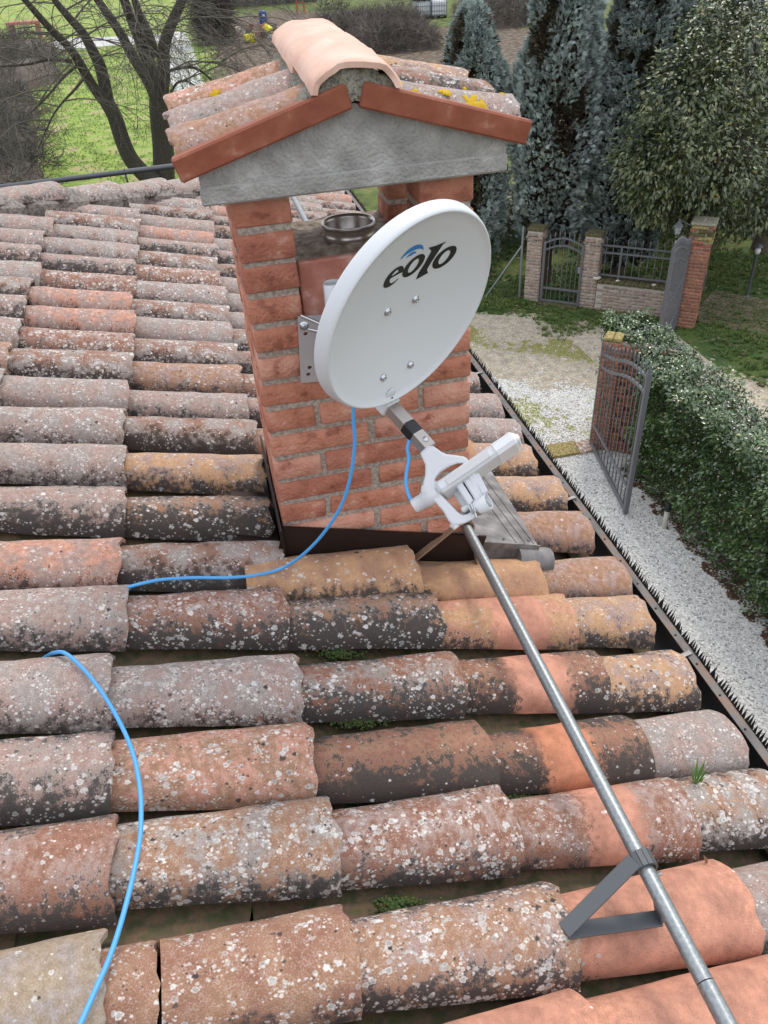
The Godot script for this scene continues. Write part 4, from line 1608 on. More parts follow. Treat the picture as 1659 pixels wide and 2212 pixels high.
	base_m.box(Vector3(len_u, 0.02, 1.75), Transform3D(Basis(u, Vector3.UP, u.cross(Vector3.UP)), p0 + u * (len_u / 2.0 - 0.1) + v * 0.80 + Vector3(0, 0.008, 0)))
	pv.mesh = base_m.done()
	for i in 14:
		for k in 7:
			var p := p0 + u * (0.25 * i) + v * (0.25 * k + (0.03 if i % 2 == 0 else 0.0)) + Vector3(0, 0.008 + rng.randf_range(-0.006, 0.006), 0)
			part("paver", pm, M["paver " + "abc"[rng.randi() % 3]], pv, Transform3D(Basis(u, Vector3.UP, u.cross(Vector3.UP)) * Basis(Vector3(rng.randf_range(0.2, 1.0), 0, rng.randf()).normalized(), rng.randf_range(-0.03, 0.03)), p))
	grass_patch("grass", "short green grass with fallen leaves along the fence", [[4.0, -17.5, 9.2, -12.5, 9000, 0.075, 1.1], [9.0, -15.5, 14.0, -9.5, 8000, 0.075, 3.0], [5.0, -21.0, 17.0, -15.2, 14000, 0.085]], 81, Color(0.060, 0.125, 0.024), Color(0.120, 0.165, 0.036))
	grass_patch("lawn_grass", "bright green lawn under the bare trees", [[-9.0, -70.0, 3.0, -28.0, 22000, 0.07]], 82, Color(0.150, 0.270, 0.052), Color(0.260, 0.330, 0.085))
	# fallen leaves
	var lf := Sh.new()
	lf.smooth(-1)
	lf.quad(Vector3(0, 0, -1), Vector3(-0.5, 0.12, 0), Vector3(0, 0, 1), Vector3(0.5, 0.18, 0))
	xf = []
	cl = []
	for i in 2600:
		var x := rng.randf_range(4.5, 14.0)
		var z := rng.randf_range(-19.0, -9.0)
		var t := z + 15.53 - (x - 6.51) * 0.80
		if t > 1.1 and x < 8.7:
			continue
		var sc := rng.randf_range(0.025, 0.055)
		xf.append(Transform3D(Basis(Vector3(rng.randf_range(-0.3, 0.3), 1, rng.randf_range(-0.3, 0.3)).normalized(), rng.randf() * TAU).scaled(Vector3(sc, sc, sc)), Vector3(x, ter(z) + 0.03 + rng.randf() * 0.03, z)))
		var k := rng.randf()
		cl.append(Color(0.14, 0.085, 0.045).lerp(Color(0.36, 0.27, 0.18), k * k))
	o = stuff("fallen_leaves", lf.done(), M["vertex coloured"], self, xf, cl)
	o.set_meta("label", "dry brown leaves scattered over the grass by the fence")
	o.set_meta("category", "leaves")

# ---------------------------------------------------------------- gates, piers, fences
func wrought_bar(h0: float, h1: float, knob: float, spear: bool) -> ArrayMesh:
	var s := Sh.new()
	s.tube([Vector3(0, h0, 0), Vector3(0, h1, 0)], 0.0085, 6)
	if knob > 0.0:
		s.lathe([[0.008, knob - 0.035], [0.016, knob - 0.028], [0.010, knob - 0.016], [0.024, knob], [0.010, knob + 0.016], [0.016, knob + 0.028], [0.008, knob + 0.035]], 7)
	if spear:
		s.lathe([[0.009, h1 - 0.02], [0.020, h1 - 0.005], [0.010, h1 + 0.01], [0.020, h1 + 0.035], [0.0, h1 + 0.105]], 6)
	return s.done()
# the two curved rails: heights along the leaf, from the hinge to the free end
var rail_h := []
func leaf(gate: Node3D, base: Vector3, dir: Vector3, length: float, m: Material) -> void:
	var hh := func(u: float) -> float:
		var f := u * (rail_h.size() - 1)
		var i := mini(int(f), rail_h.size() - 2)
		return lerpf(rail_h[i], rail_h[i + 1], f - i)
	var loc := world_of(gate).affine_inverse()
	for e in [0.0, 1.0]:
		var s := Sh.new()
		var p: Vector3 = base + dir * (length * e)
		var w := 0.045 if e == 0.0 else 0.065
		s.bar(p + Vector3(0, 0.03, 0), p + Vector3(0, hh.call(e) + 0.10, 0), w, w, dir, 0.006)
		s.lathe([[0.02, 0.0], [0.03, 0.02], [0.012, 0.04], [0.022, 0.07], [0.0, 0.15]], 8, Transform3D(Basis(), p + Vector3(0, hh.call(e) + 0.10, 0)))
		wpart("post", s.done(), m, gate)
	for off in [0.0, -0.21]:
		var s := Sh.new()
		var n := 16
		for i in n:
			var a: Vector3 = base + dir * (length * i / n) + Vector3(0, hh.call(float(i) / n) + off, 0)
			var b: Vector3 = base + dir * (length * (i + 1) / n) + Vector3(0, hh.call(float(i + 1) / n) + off, 0)
			s.bar(a, b + (b - a) * 0.08, 0.034, 0.036, Vector3.UP)
		wpart("rail", s.done(), m, gate)
	for yy in [0.42, 0.07]:
		var s := Sh.new()
		s.bar(base + Vector3(0, yy, 0), base + dir * length + Vector3(0, yy, 0), 0.034, 0.04 if yy > 0.2 else 0.07, Vector3.UP, 0.004)
		wpart("rail", s.done(), m, gate)
	for i in 12:
		var u := (i + 1) / 13.0
		var top: float = hh.call(u) + 0.10
		part("bar", wrought_bar(0.07, top, 1.03, true), m, gate, loc * Transform3D(Basis(), base + dir * (length * u)))

var brick_sets := {}
# courses of bricks round a square pier, four to a course, laid as a pinwheel
func brick_pier(t: Node3D, base: Vector3, dir: Vector3, w: float, hgt: float, mats: Array, mortar: Material, corbel := 2, topmats := []) -> void:
	var z := dir.cross(Vector3.UP).normalized()
	var core := Sh.new()
	core.box(Vector3(w - 0.016, hgt, w - 0.016), Transform3D(Basis(dir, Vector3.UP, z), base + Vector3(0, hgt / 2.0, 0)))
	var body := wpart("pier", core.done(), mortar, t)
	var inv := world_of(body).affine_inverse()
	var l := w * 0.66
	var d := w - l - 0.012
	var key := "%.3f" % w
	if not brick_sets.has(key):
		var arr := []
		for q in 3:
			arr.append(brick_mesh(l, 0.056, d, 700 + q))
		brick_sets[key] = arr
	var n := int(hgt / 0.068)
	for r in n:
		var grow := 0.0
		if r >= n - corbel:
			grow = 0.028
		for k in 4:
			var b := Basis(dir, Vector3.UP, z) * Basis(Vector3.UP, k * PI / 2 + (0.0 if r % 2 == 0 else PI))
			var mir := 1.0 if r % 2 == 0 else -1.0
			var off := Vector3((w - l) / 2.0 * mir, 0, (w - d) / 2.0 + grow)
			var p := base + Vector3(0, 0.034 + r * 0.068, 0) + b * off
			var use: Array = topmats if topmats.size() > 0 and r >= n - corbel else mats
			part("brick", brick_sets[key][rng.randi() % 3], use[rng.randi() % use.size()], body, inv * Transform3D(b, p + Vector3(rng.randf_range(-0.002, 0.002), 0, rng.randf_range(-0.002, 0.002))))
func fp(px: float, py: float) -> Vector3:
	return on_plane(px, py, Vector3(6.51, 0, -15.53), Vector3(0.623, 0, -0.783))
func build_gates() -> void:
	var iron: Material = M["wrought iron"]
	var pale := [M["pale brick a"], M["pale brick b"], M["pale brick c"]]
	var red := [M["old brick a"], M["old brick b"], M["old brick c"]]
	var fd := Vector3(0.783, 0, 0.623)
	var F0 := Vector3(6.51, 0, -15.53)
	var nn := Vector3(-0.623, 0, 0.783)          # towards the drive... 
	# piers of the small gate
	var wA := 0.33
	for q in [[0.175, "pale brick gate pier with mossy top beside the wire fence"], [1.385, "pale brick gate pier joined to the low wall"]]:
		var p: Vector3 = F0 + fd * q[0] - nn * 0.165
		var t := thing("brick_pier", q[1], "pier", p)
		brick_pier(t, p, fd, wA, 1.53, pale, M["pale mortar"])
		var cp := Sh.new()
		cp.box(Vector3(0.36, 0.06, 0.36), Transform3D(Basis(fd, Vector3.UP, fd.cross(Vector3.UP)), p + Vector3(0, 1.562, 0)), 0.012)
		wpart("coping", cp.done(), M["mossy stone dark"], t)
	# pedestrian gate
	var g := thing("pedestrian_gate", "narrow wrought iron gate with arched top between two brick piers", "gate", F0 + fd * 0.78)
	var gx0 := 0.40
	var gx1 := 1.20
	var arch := func(u: float) -> float: return 1.30 + 0.15 * sin(PI * clampf(u * 0.92 + 0.04, 0, 1))
	for x in [gx0, gx1]:
		var s := Sh.new()
		var p: Vector3 = F0 + fd * x
		s.bar(p + Vector3(0, 0.05, 0), p + Vector3(0, 1.34, 0), 0.05, 0.05, fd, 0.005)
		wpart("post", s.done(), iron, g)
	for off in [0.0, -0.15]:
		var s := Sh.new()
		for i in 12:
			var a: Vector3 = F0 + fd * lerpf(gx0, gx1, i / 12.0) + Vector3(0, arch.call(i / 12.0) + off, 0)
			var b: Vector3 = F0 + fd * lerpf(gx0, gx1, (i + 1) / 12.0) + Vector3(0, arch.call((i + 1) / 12.0) + off, 0)
			s.bar(a, b + (b - a) * 0.1, 0.03, 0.035, Vector3.UP)
		wpart("rail", s.done(), iron, g)
	for yy in [0.08, 0.36]:
		var s := Sh.new()
		s.bar(F0 + fd * gx0 + Vector3(0, yy, 0), F0 + fd * gx1 + Vector3(0, yy, 0), 0.03, 0.045, Vector3.UP, 0.004)
		wpart("rail", s.done(), iron, g)
	for i in 7:
		var u := (i + 1) / 8.0
		part("bar", wrought_bar(0.08, arch.call(u) + 0.06, 0.78, true), iron, g, world_of(g).affine_inverse() * Transform3D(Basis(), F0 + fd * lerpf(gx0, gx1, u)))
	var lk := Sh.new()
	lk.box(Vector3(0.06, 0.13, 0.05), Transform3D(Basis(fd, Vector3.UP, fd.cross(Vector3.UP)), F0 + fd * 1.16 + Vector3(0, 0.82, 0)), 0.006)
	wpart("lock", lk.done(), M["galvanised"], g)
	var th_ := Sh.new()
	th_.box(Vector3(0.86, 0.06, 0.26), Transform3D(Basis(fd, Vector3.UP, fd.cross(Vector3.UP)), F0 + fd * 0.79 + Vector3(0, 0.02, 0)), 0.01)
	tag(wtop("door_step", th_.done(), M["mossy stone dark"]), "mossy stone step under the narrow iron gate", "step")
	# low brick wall with railing
	var x0 := 1.56
	var x1 := 3.34
	var wl := thing("garden_wall", "low pale brick wall with mossy coping under iron railing", "wall", F0 + fd * 2.4 - nn * 0.14)
	var core := Sh.new()
	var bs := Basis(fd, Vector3.UP, fd.cross(Vector3.UP))
	var wc := F0 + fd * ((x0 + x1) / 2.0) - nn * 0.14
	core.box(Vector3(x1 - x0, 0.60, 0.26), Transform3D(bs, wc + Vector3(0, 0.30, 0)))
	var wbody := wpart("wall", core.done(), M["pale mortar"], wl)
	var inv := world_of(wbody).affine_inverse()
	var bm := []
	for q in 3:
		bm.append(brick_mesh(0.242, 0.056, 0.05, 720 + q))
	for side in [1.0, -1.0]:
		for r in 8:
			var x := x0 + (0.13 if r % 2 == 0 else 0.255)
			while x < x1 - 0.1:
				part("brick", bm[rng.randi() % 3], pale[rng.randi() % 3], wbody, inv * Transform3D(bs, wc + fd * (x - (x0 + x1) / 2.0) + nn * (0.112 * side + (0.0 if side > 0 else 0.0)) + Vector3(0, 0.040 + r * 0.068, 0)))
				x += 0.254
	var cb := []
	for q in 3:
		cb.append(brick_mesh(0.13, 0.058, 0.33, 730 + q))
	var xx := x0 + 0.07
	while xx < x1:
		part("coping_brick", cb[rng.randi() % 3], M["mossy stone dark"], wl, world_of(wl).affine_inverse() * Transform3D(bs * Basis(Vector3.RIGHT, rng.randf_range(-0.03, 0.03)), wc + fd * (xx - (x0 + x1) / 2.0) + Vector3(0, 0.630, 0)))
		xx += 0.138
	var rl := thing("iron_railing", "wrought iron spear railing standing on the low brick wall", "railing", F0 + fd * 2.4 + Vector3(0, 0.66, 0) - nn * 0.14)
	var rb := F0 - nn * 0.14
	for yy in [0.735, 1.20, 1.345]:
		var s := Sh.new()
		s.bar(rb + fd * x0 + Vector3(0, yy, 0), rb + fd * x1 + Vector3(0, yy, 0), 0.034, 0.034, Vector3.UP, 0.003)
		wpart("rail", s.done(), iron, rl)
	for x in [1.95, 3.30]:
		var s := Sh.new()
		s.bar(rb + fd * x + Vector3(0, 0.64, 0), rb + fd * x + Vector3(0, 1.36, 0), 0.036, 0.036, fd)
		wpart("post", s.done(), iron, rl)
	var bar := wrought_bar(0.735, 1.43, 1.0, true)
	var bx := x0 + 0.08
	while bx < x1 - 0.04:
		if absf(bx - 1.95) > 0.05:
			part("bar", bar, iron, rl, world_of(rl).affine_inverse() * Transform3D(Basis(), rb + fd * bx))
		bx += 0.142
	for q in [[1289, 607, 0.07, "pale rough rock on the coping of the low wall"], [1334, 609, 0.035, "small white pebble in the middle of the mossy coping"], [1413, 614, 0.04, "white pebble at the gate end of the mossy coping"]]:
		var p := on_plane(q[0], q[1], wc + nn * 0.10, nn)
		p.y = 0.665
		var s := Sh.new()
		var w: float = q[2]
		s.lathe([[0.0, 0.0], [w * 0.8, 0.0], [w * 1.1, w * 0.35], [w * 0.8, w * 0.9], [0.0, w * 1.05]], 9, Transform3D(Basis().scaled(Vector3(1.25, 0.8, 0.85)), Vector3.ZERO), 1)
		var o := wtop("stone", s.done(), M["pale stone"])
		o.position = p
		tag(o, q[3], "stone")
	# pillar with lamp and box, seen beyond the hedge
	var pp := Vector3(9.12, 0, -13.28)
	var pd := Vector3(0.62, 0, -0.785)
	var pil := thing("brick_pillar", "tall red brick gate pillar with mossy corbelled top and stone cap", "pillar", pp)
	brick_pier(pil, pp, pd, 0.38, 2.04, red, M["joint mortar"], 5, [M["mossy stone dark"], M["mossy stone"], M["old brick b"]])
	var cp := Sh.new()
	var pb := Basis(pd, Vector3.UP, pd.cross(Vector3.UP))
	cp.box(Vector3(0.45, 0.05, 0.45), Transform3D(pb, pp + Vector3(0, 2.068, 0)), 0.012)
	wpart("cap", cp.done(), M["cap stone"], pil)
	var hk := Sh.new()
	var hp := []
	for i in 9:
		var an := PI * i / 8.0
		hp.append(pp + pb * Vector3(cos(an) * 0.07, 0, sin(an) * 0.03 - 0.02) + Vector3(0, 2.10, 0))
	hk.tube(hp, 0.008, 6)
	wpart("handle", hk.done(), M["pale stone"], pil)
	var lp := on_plane(1465, 492, pp, Vector3(0.2, 0, -1))
	var lamp := thing("wall_lantern", "small black lantern on the corner of the brick pillar", "lantern", lp)
	lantern(lamp)
	var arm := Sh.new()
	arm.tube([Vector3(0, 0.09, 0), Vector3(0.05, 0.12, 0), pp + Vector3(-0.14, 1.95, 0.1) - lp], 0.012, 6)
	part("bracket", arm.done(), M["bracket steel"], lamp)
	var bxp := on_plane(1513, 602, pp + Vector3(0.25, 0, 0.0), Vector3(0.2, 0, -1))
	var lb := thing("letter_box", "dark blue box fixed to the side of the brick pillar", "box", bxp)
	var lbm := Sh.new()
	lbm.box(Vector3(0.20, 0.34, 0.16), Transform3D(pb, Vector3.ZERO), 0.012)
	part("case", lbm.done(), M["box blue"], lb)
	var lbf := Sh.new()
	lbf.box(Vector3(0.015, 0.13, 0.165), Transform3D(pb, pb * Vector3(0.096, 0.08, 0)), 0.004)
	part("pale_strip", lbf.done(), M["pale stone"], lb)
	var sgl := thing("sensor", "small white sensor on the mossy side of the pillar top", "sensor", pp + pb * Vector3(0.235, 1.93, 0.05))
	var sg := Sh.new()
	sg.box(Vector3(0.05, 0.14, 0.05), Transform3D(pb, Vector3.ZERO), 0.015)
	part("case", sg.done(), M["plastic white"], sgl)
	# gate leaves
	var h0 := on_y(1275, 964, 0.0)
	var h1 := on_y(1350, 1112, 0.0)
	h0.y = 0
	h1.y = 0
	var gd := (h1 - h0).normalized()
	var gl := (h1 - h0).length()
	var gn := gd.cross(Vector3.UP)
	var pr := []
	for q in [[245, 360], [300, 418], [380, 466], [480, 474], [560, 502], [620, 548], [668, 592]]:
		var w := on_plane(1242.0 + q[0] * 0.2198, 675.0 + q[1] * 0.2198, h0, gn)
		pr.append(Vector2((w - h0).dot(gd) / gl, w.y))
	for i in 17:
		var u := i / 16.0
		var k := 0
		while k < pr.size() - 2 and pr[k + 1].x < u:
			k += 1
		rail_h.append(clampf(lerpf(pr[k].y, pr[k + 1].y, clampf((u - pr[k].x) / (pr[k + 1].x - pr[k].x), -0.2, 1.2)), 1.4, 2.4))
	var g1 := thing("gate_leaf", "open wrought iron gate leaf with curved top in front of lattice brick wall", "gate", h0, 0.0, "leaves of the drive gate")
	leaf(g1, h0, gd, gl, iron)
	var g2 := thing("gate_leaf", "open iron gate leaf seen edge on beside the tall brick pillar", "gate", Vector3(8.86, 0, -13.22), 0.0, "leaves of the drive gate")
	leaf(g2, Vector3(8.86, 0, -13.22), Vector3(-0.655, 0, 0.755).normalized(), 1.95, iron)
	# wing wall with open lattice behind the first leaf
	var b0 := on_y(1285, 968, 0.0)
	var b1 := on_y(1372, 984, 0.0)
	var wd := (b1 - b0).normalized()
	var wn := Vector3(-wd.z, 0, wd.x)
	var ww := thing("lattice_wall", "brick wing wall with recessed lattice bricks behind the open gate", "wall", b0)
	var wb := Basis(wd, Vector3.UP, wd.cross(Vector3.UP))
	var wlen := 0.92
	var wh := 1.80
	var cor := Sh.new()
	cor.box(Vector3(wlen, wh, 0.12), Transform3D(wb, b0 + wd * (wlen / 2.0) - wn * 0.13 + Vector3(0, wh / 2.0, 0)))
	var wbod := wpart("wall", cor.done(), M["joint mortar"], ww)
	var winv := world_of(wbod).affine_inverse()
	var hm := []
	for q in 3:
		hm.append(brick_mesh(0.110, 0.056, 0.11, 740 + q))
	for r in int(wh / 0.068):
		for c in 8:
			var deep := 0.0
			if (c == 2 + (r % 4) / 2 or c == 5) and r % 2 == 1 and r > 2:
				deep = 0.045
			part("brick", hm[rng.randi() % 3], red[rng.randi() % 3], wbod, winv * Transform3D(wb, b0 + wd * (0.055 + c * 0.1175) - wn * (0.055 + deep) + Vector3(0, 0.034 + r * 0.068, 0)))
	var pc := b0 + wd * 0.05 - wn * 0.10
	var wp := thing("brick_pillar", "brick gate pillar with mossy yellow top at the end of the hedge", "pillar", pc)
	brick_pier(wp, pc, wd, 0.25, 1.84, red, M["joint mortar"], 0)
	for r in 1:
		for k in 2:
			part("cap_brick", hm[0], M["mossy stone"], wp, world_of(wp).affine_inverse() * Transform3D(wb * Basis().scaled(Vector3(1.1, 1.1, 2.3)), pc + wd * (-0.065 + k * 0.13) + Vector3(0, 1.88 + r * 0.068, 0)))
	# wire mesh panel at the end of the wing wall
	var me := thing("wire_mesh", "small wire mesh panel between wing wall and hedge", "mesh", b0 + wd * (wlen + 0.02))
	var ms := Sh.new()
	for i in 13:
		ms.tube([b0 + wd * (wlen + 0.02 + i * 0.03) + wn * 0.05 + Vector3(0, 0.75, 0), b0 + wd * (wlen + 0.02 + i * 0.03) + wn * 0.05 + Vector3(0, 1.55, 0)], 0.0028, 4, false)
	for i in 27:
		ms.tube([b0 + wd * (wlen + 0.02) + wn * 0.05 + Vector3(0, 0.75 + i * 0.03, 0), b0 + wd * (wlen + 0.39) + wn * 0.05 + Vector3(0, 0.75 + i * 0.03, 0)], 0.0028, 4, false)
	wpart("wires", ms.done(), M["galvanised"], me)
	# path light at the hedge foot
	var bp := on_y(1434, 1140, 0.0)
	var pl := thing("path_light", "short pale path light with black cap at the hedge foot", "lamp", bp)
	var ps := Sh.new()
	ps.lathe([[0.035, 0.0], [0.035, 0.30], [0.0, 0.30]], 12)
	part("post", ps.done(), M["pale post"], pl)
	var pt := Sh.new()
	pt.lathe([[0.038, 0.30], [0.040, 0.31], [0.040, 0.40], [0.030, 0.415], [0.0, 0.42]], 12)
	part("cap", pt.done(), M["black plastic"], pl)
	# garden lamp on a post
	var gp := on_y(1612, 645, 0.0)
	var gpl := thing("garden_lamp", "black garden lamp post with white globe on the grass", "lamp", gp)
	var gs := Sh.new()
	gs.tube([Vector3(0, 0, 0), Vector3(0, 0.95, 0)], 0.03, 8)
	gs.lathe([[0.05, 0.0], [0.06, 0.05], [0.03, 0.08]], 8)
	part("post", gs.done(), M["bracket steel"], gpl)
	var gb := Sh.new()
	gb.lathe([[0.0, 0.95], [0.045, 0.97], [0.06, 1.03], [0.045, 1.09], [0.0, 1.11]], 10)
	part("globe", gb.done(), M["plastic white"], gpl)
	var gt := Sh.new()
	gt.lathe([[0.09, 1.11], [0.085, 1.13], [0.03, 1.17], [0.0, 1.20]], 10)
	part("hood", gt.done(), M["bracket steel"], gpl)
	# wire fence: post, strut, netting
	var fpst := F0 + fd * -0.09
	var wf := thing("wire_fence", "green chain link fence with galvanised post and strut", "fence", fpst)
	var s1 := Sh.new()
	s1.tube([fpst, fpst + Vector3(0, 1.62, 0)], 0.028, 8)
	wpart("post", s1.done(), M["galvanised"], wf)
	var s2 := Sh.new()
	s2.tube([fpst + Vector3(0, 1.22, 0), fpst - fd * 0.75 + nn * 0.1], 0.022, 8)
	wpart("strut", s2.done(), M["galvanised"], wf)
	var nt := Sh.new()
	for i in 66:
		var xa := -0.07 * i
		for sgn in [-1.0, 1.0]:
			var a := fpst + fd * xa + Vector3(0, 0.02, 0)
			var ex: float = xa + sgn * 1.5
			var top := 1.5
			if ex > 0.0:
				top = 1.5 * (-xa) / 1.5
				ex = 0.0
			nt.tube([a, fpst + fd * ex + Vector3(0, top, 0)], 0.0022, 3, false)
	wpart("netting", nt.done(), M["net green"], wf)
func wtop(called: String, mesh: Mesh, m: Material) -> MeshInstance3D:
	return part(numbered(called), mesh, m, self)
func lantern(t: Node3D) -> void:
	var s := Sh.new()
	s.lathe([[0.0, -0.16], [0.03, -0.15], [0.045, -0.13], [0.05, -0.125]], 6)
	s.lathe([[0.105, 0.03], [0.09, 0.05], [0.04, 0.10], [0.015, 0.13], [0.02, 0.15], [0.0, 0.18]], 6, Transform3D(), -1)
	for k in 6:
		var an := TAU * k / 6.0
		s.tube([Vector3(cos(an) * 0.05, -0.125, sin(an) * 0.05), Vector3(cos(an) * 0.085, 0.03, sin(an) * 0.085)], 0.006, 4)
	part("frame", s.done(), M["bracket steel"], t)
	var g := Sh.new()
	g.lathe([[0.045, -0.125], [0.078, 0.03]], 6, Transform3D(), -1)
	part("glass", g.done(), M["lantern glass"], t)
	var b := Sh.new()
	b.lathe([[0.0, -0.12], [0.018, -0.10], [0.02, -0.02], [0.0, 0.0]], 8)
	part("bulb", b.done(), M["plastic white"], t)

# ---------------------------------------------------------------- plants
func leaf_mesh(fold := 0.25, droop := 0.15) -> ArrayMesh:
	# one leaf from the origin along +z, one unit long, folded on its rib
	var s := Sh.new()
	s.smooth(-1)
	var a := Vector3.ZERO
	var m1 := Vector3(0, 0.02, 0.35)
	var m2 := Vector3(0, -droop * 0.4, 0.7)
	var t := Vector3(0, -droop, 1.0)
	for sd in [-1.0, 1.0]:
		var e1 := Vector3(0.21 * sd, 0.21 * fold, 0.33)
		var e2 := Vector3(0.19 * sd, 0.19 * fold - droop * 0.4, 0.66)
		if sd < 0:
			s.tri(a, e1, m1)
			s.quad(m1, e1, e2, m2)
			s.tri(m2, e2, t)
		else:
			s.tri(a, m1, e1)
			s.quad(m1, m2, e2, e1)
			s.tri(m2, t, e2)
	return s.done()
func spray_mesh(seed_: int) -> ArrayMesh:
	# a flat tuft of scale-leaf twigs pointing along +z
	var r := RandomNumberGenerator.new()
	r.seed = seed_
	var s := Sh.new()
	s.smooth(-1)
	for k in 11:
		var d := Vector3(r.randfn(0, 0.42), r.randfn(0, 0.30) + 0.15, 1.0).normalized()
		var o := Vector3(r.randfn(0, 0.10), r.randfn(0, 0.06), r.randf_range(0.0, 0.35))
		var l := r.randf_range(0.45, 0.85)
		var sd := d.cross(Vector3(r.randfn(0, 0.4), 1, 0)).normalized() * r.randf_range(0.045, 0.075)
		s.tri(o - sd * 0.5, o + d * l * 0.5 - sd, o + d * l)
		s.tri(o - sd * 0.5, o + d * l, o + d * l * 0.55 + sd)
		s.tri(o + d * l * 0.2, o + d * l * 0.5 + sd * 2.2 , o + d * l * 0.62)
		s.tri(o + d * l * 0.1, o + d * l * 0.45 - sd * 2.2 , o + d * l * 0.5)
	return s.done()
func face(dir: Vector3, sc: float, r: RandomNumberGenerator, spin := TAU) -> Basis:
	var z := dir.normalized()
	var up := Vector3.UP if absf(z.y) < 0.95 else Vector3.RIGHT
	var x := up.cross(z).normalized()
	return (Basis(x, z.cross(x), z) * Basis(Vector3(0, 0, 1), r.randf_range(-0.5, 0.5) * spin)).scaled_local(Vector3.ONE * sc)

func cypress(at: Vector3, hgt: float, rad: float, bare: float, trunk: float, seed_: int, label: String, count: int) -> void:
	var r := RandomNumberGenerator.new()
	r.seed = seed_
	var t := thing("cypress_tree", label, "tree", at, 0.0, "blue grey cypress trees behind the fence")
	var tr := Sh.new()
	tr.tube([Vector3(0, -0.05, 0), Vector3(0.03, trunk * 0.5, 0), Vector3(0.0, trunk, 0.02), Vector3(0, hgt * 0.9, 0)], [0.17, 0.14, 0.12, 0.02], 9)
	for i in 70:        # dead brown limbs inside the crown
		var y := lerpf(trunk * 0.8, hgt * 0.92, r.randf())
		var an := r.randf() * TAU
		var w := rad * profile(y, trunk, hgt) * r.randf_range(0.6, 0.92)
		var d := Vector3(cos(an), 0, sin(an))
		tr.tube([Vector3(0, y, 0), d * w * 0.6 + Vector3(0, y + w * 0.3, 0), d * w + Vector3(0, y + w * 0.9, 0)], [0.025, 0.015, 0.006], 4, false)
	part("trunk", tr.done(), M["cypress bark"], t)
	var nz := noise(0.9, seed_ + 1, 2)
	var nz2 := noise(1.6, seed_ + 2, 2)
	var xf := []
	var cl := []
	var made := 0
	var tries := 0
	while made < count and tries < count * 5:
		tries += 1
		var y := trunk * 0.85 + (hgt - trunk * 0.85) * pow(r.randf(), 0.85)
		var an := r.randf() * TAU
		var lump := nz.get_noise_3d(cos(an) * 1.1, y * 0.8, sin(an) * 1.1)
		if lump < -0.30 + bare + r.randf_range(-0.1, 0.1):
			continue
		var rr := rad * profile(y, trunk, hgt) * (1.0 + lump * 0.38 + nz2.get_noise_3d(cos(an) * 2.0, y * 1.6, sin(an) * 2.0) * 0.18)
		rr *= 1.0 - 0.18 * pow(r.randf(), 2.2)
		var d := Vector3(cos(an), 0, sin(an))
		var p := d * rr + Vector3(0, y, 0)
		var dir := d * r.randf_range(0.5, 1.2) + Vector3(r.randfn(0, 0.35), r.randf_range(0.2, 1.1), r.randfn(0, 0.35))
		xf.append(Transform3D(face(dir, r.randf_range(0.09, 0.19), r), p))
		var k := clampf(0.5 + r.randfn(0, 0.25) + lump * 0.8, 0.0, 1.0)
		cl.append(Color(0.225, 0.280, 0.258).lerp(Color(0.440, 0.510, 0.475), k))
		made += 1
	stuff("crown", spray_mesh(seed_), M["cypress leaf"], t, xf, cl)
	# dry brown sprays further in
	xf = []
	cl = []
	for i in count / 3:
		var y := lerpf(trunk * 0.8, hgt * 0.97, r.randf())
		var an := r.randf() * TAU
		var rr := rad * profile(y, trunk, hgt) * r.randf_range(0.45, 0.80)
		var d := Vector3(cos(an), 0, sin(an))
		xf.append(Transform3D(face(d + Vector3(0, r.randf_range(-0.2, 1.0), 0), r.randf_range(0.16, 0.28), r), d * rr + Vector3(0, y, 0)))
		cl.append(Color(0.052, 0.042, 0.028).lerp(Color(0.105, 0.085, 0.05), r.randf()))
	stuff("dry_foliage", spray_mesh(seed_ + 5), M["dry leaf"], t, xf, cl)
func profile(y: float, trunk: float, hgt: float) -> float:
	var u := clampf((y - trunk * 0.7) / (hgt - trunk * 0.7), 0.0, 1.0)
	return pow(sin(PI * clampf(0.12 + u * 0.78, 0.0, 1.0)), 0.55) * (1.0 - 0.35 * u * u) * sqrt(clampf((1.0 - u) * 11.0, 0.0, 1.0)) + 0.02

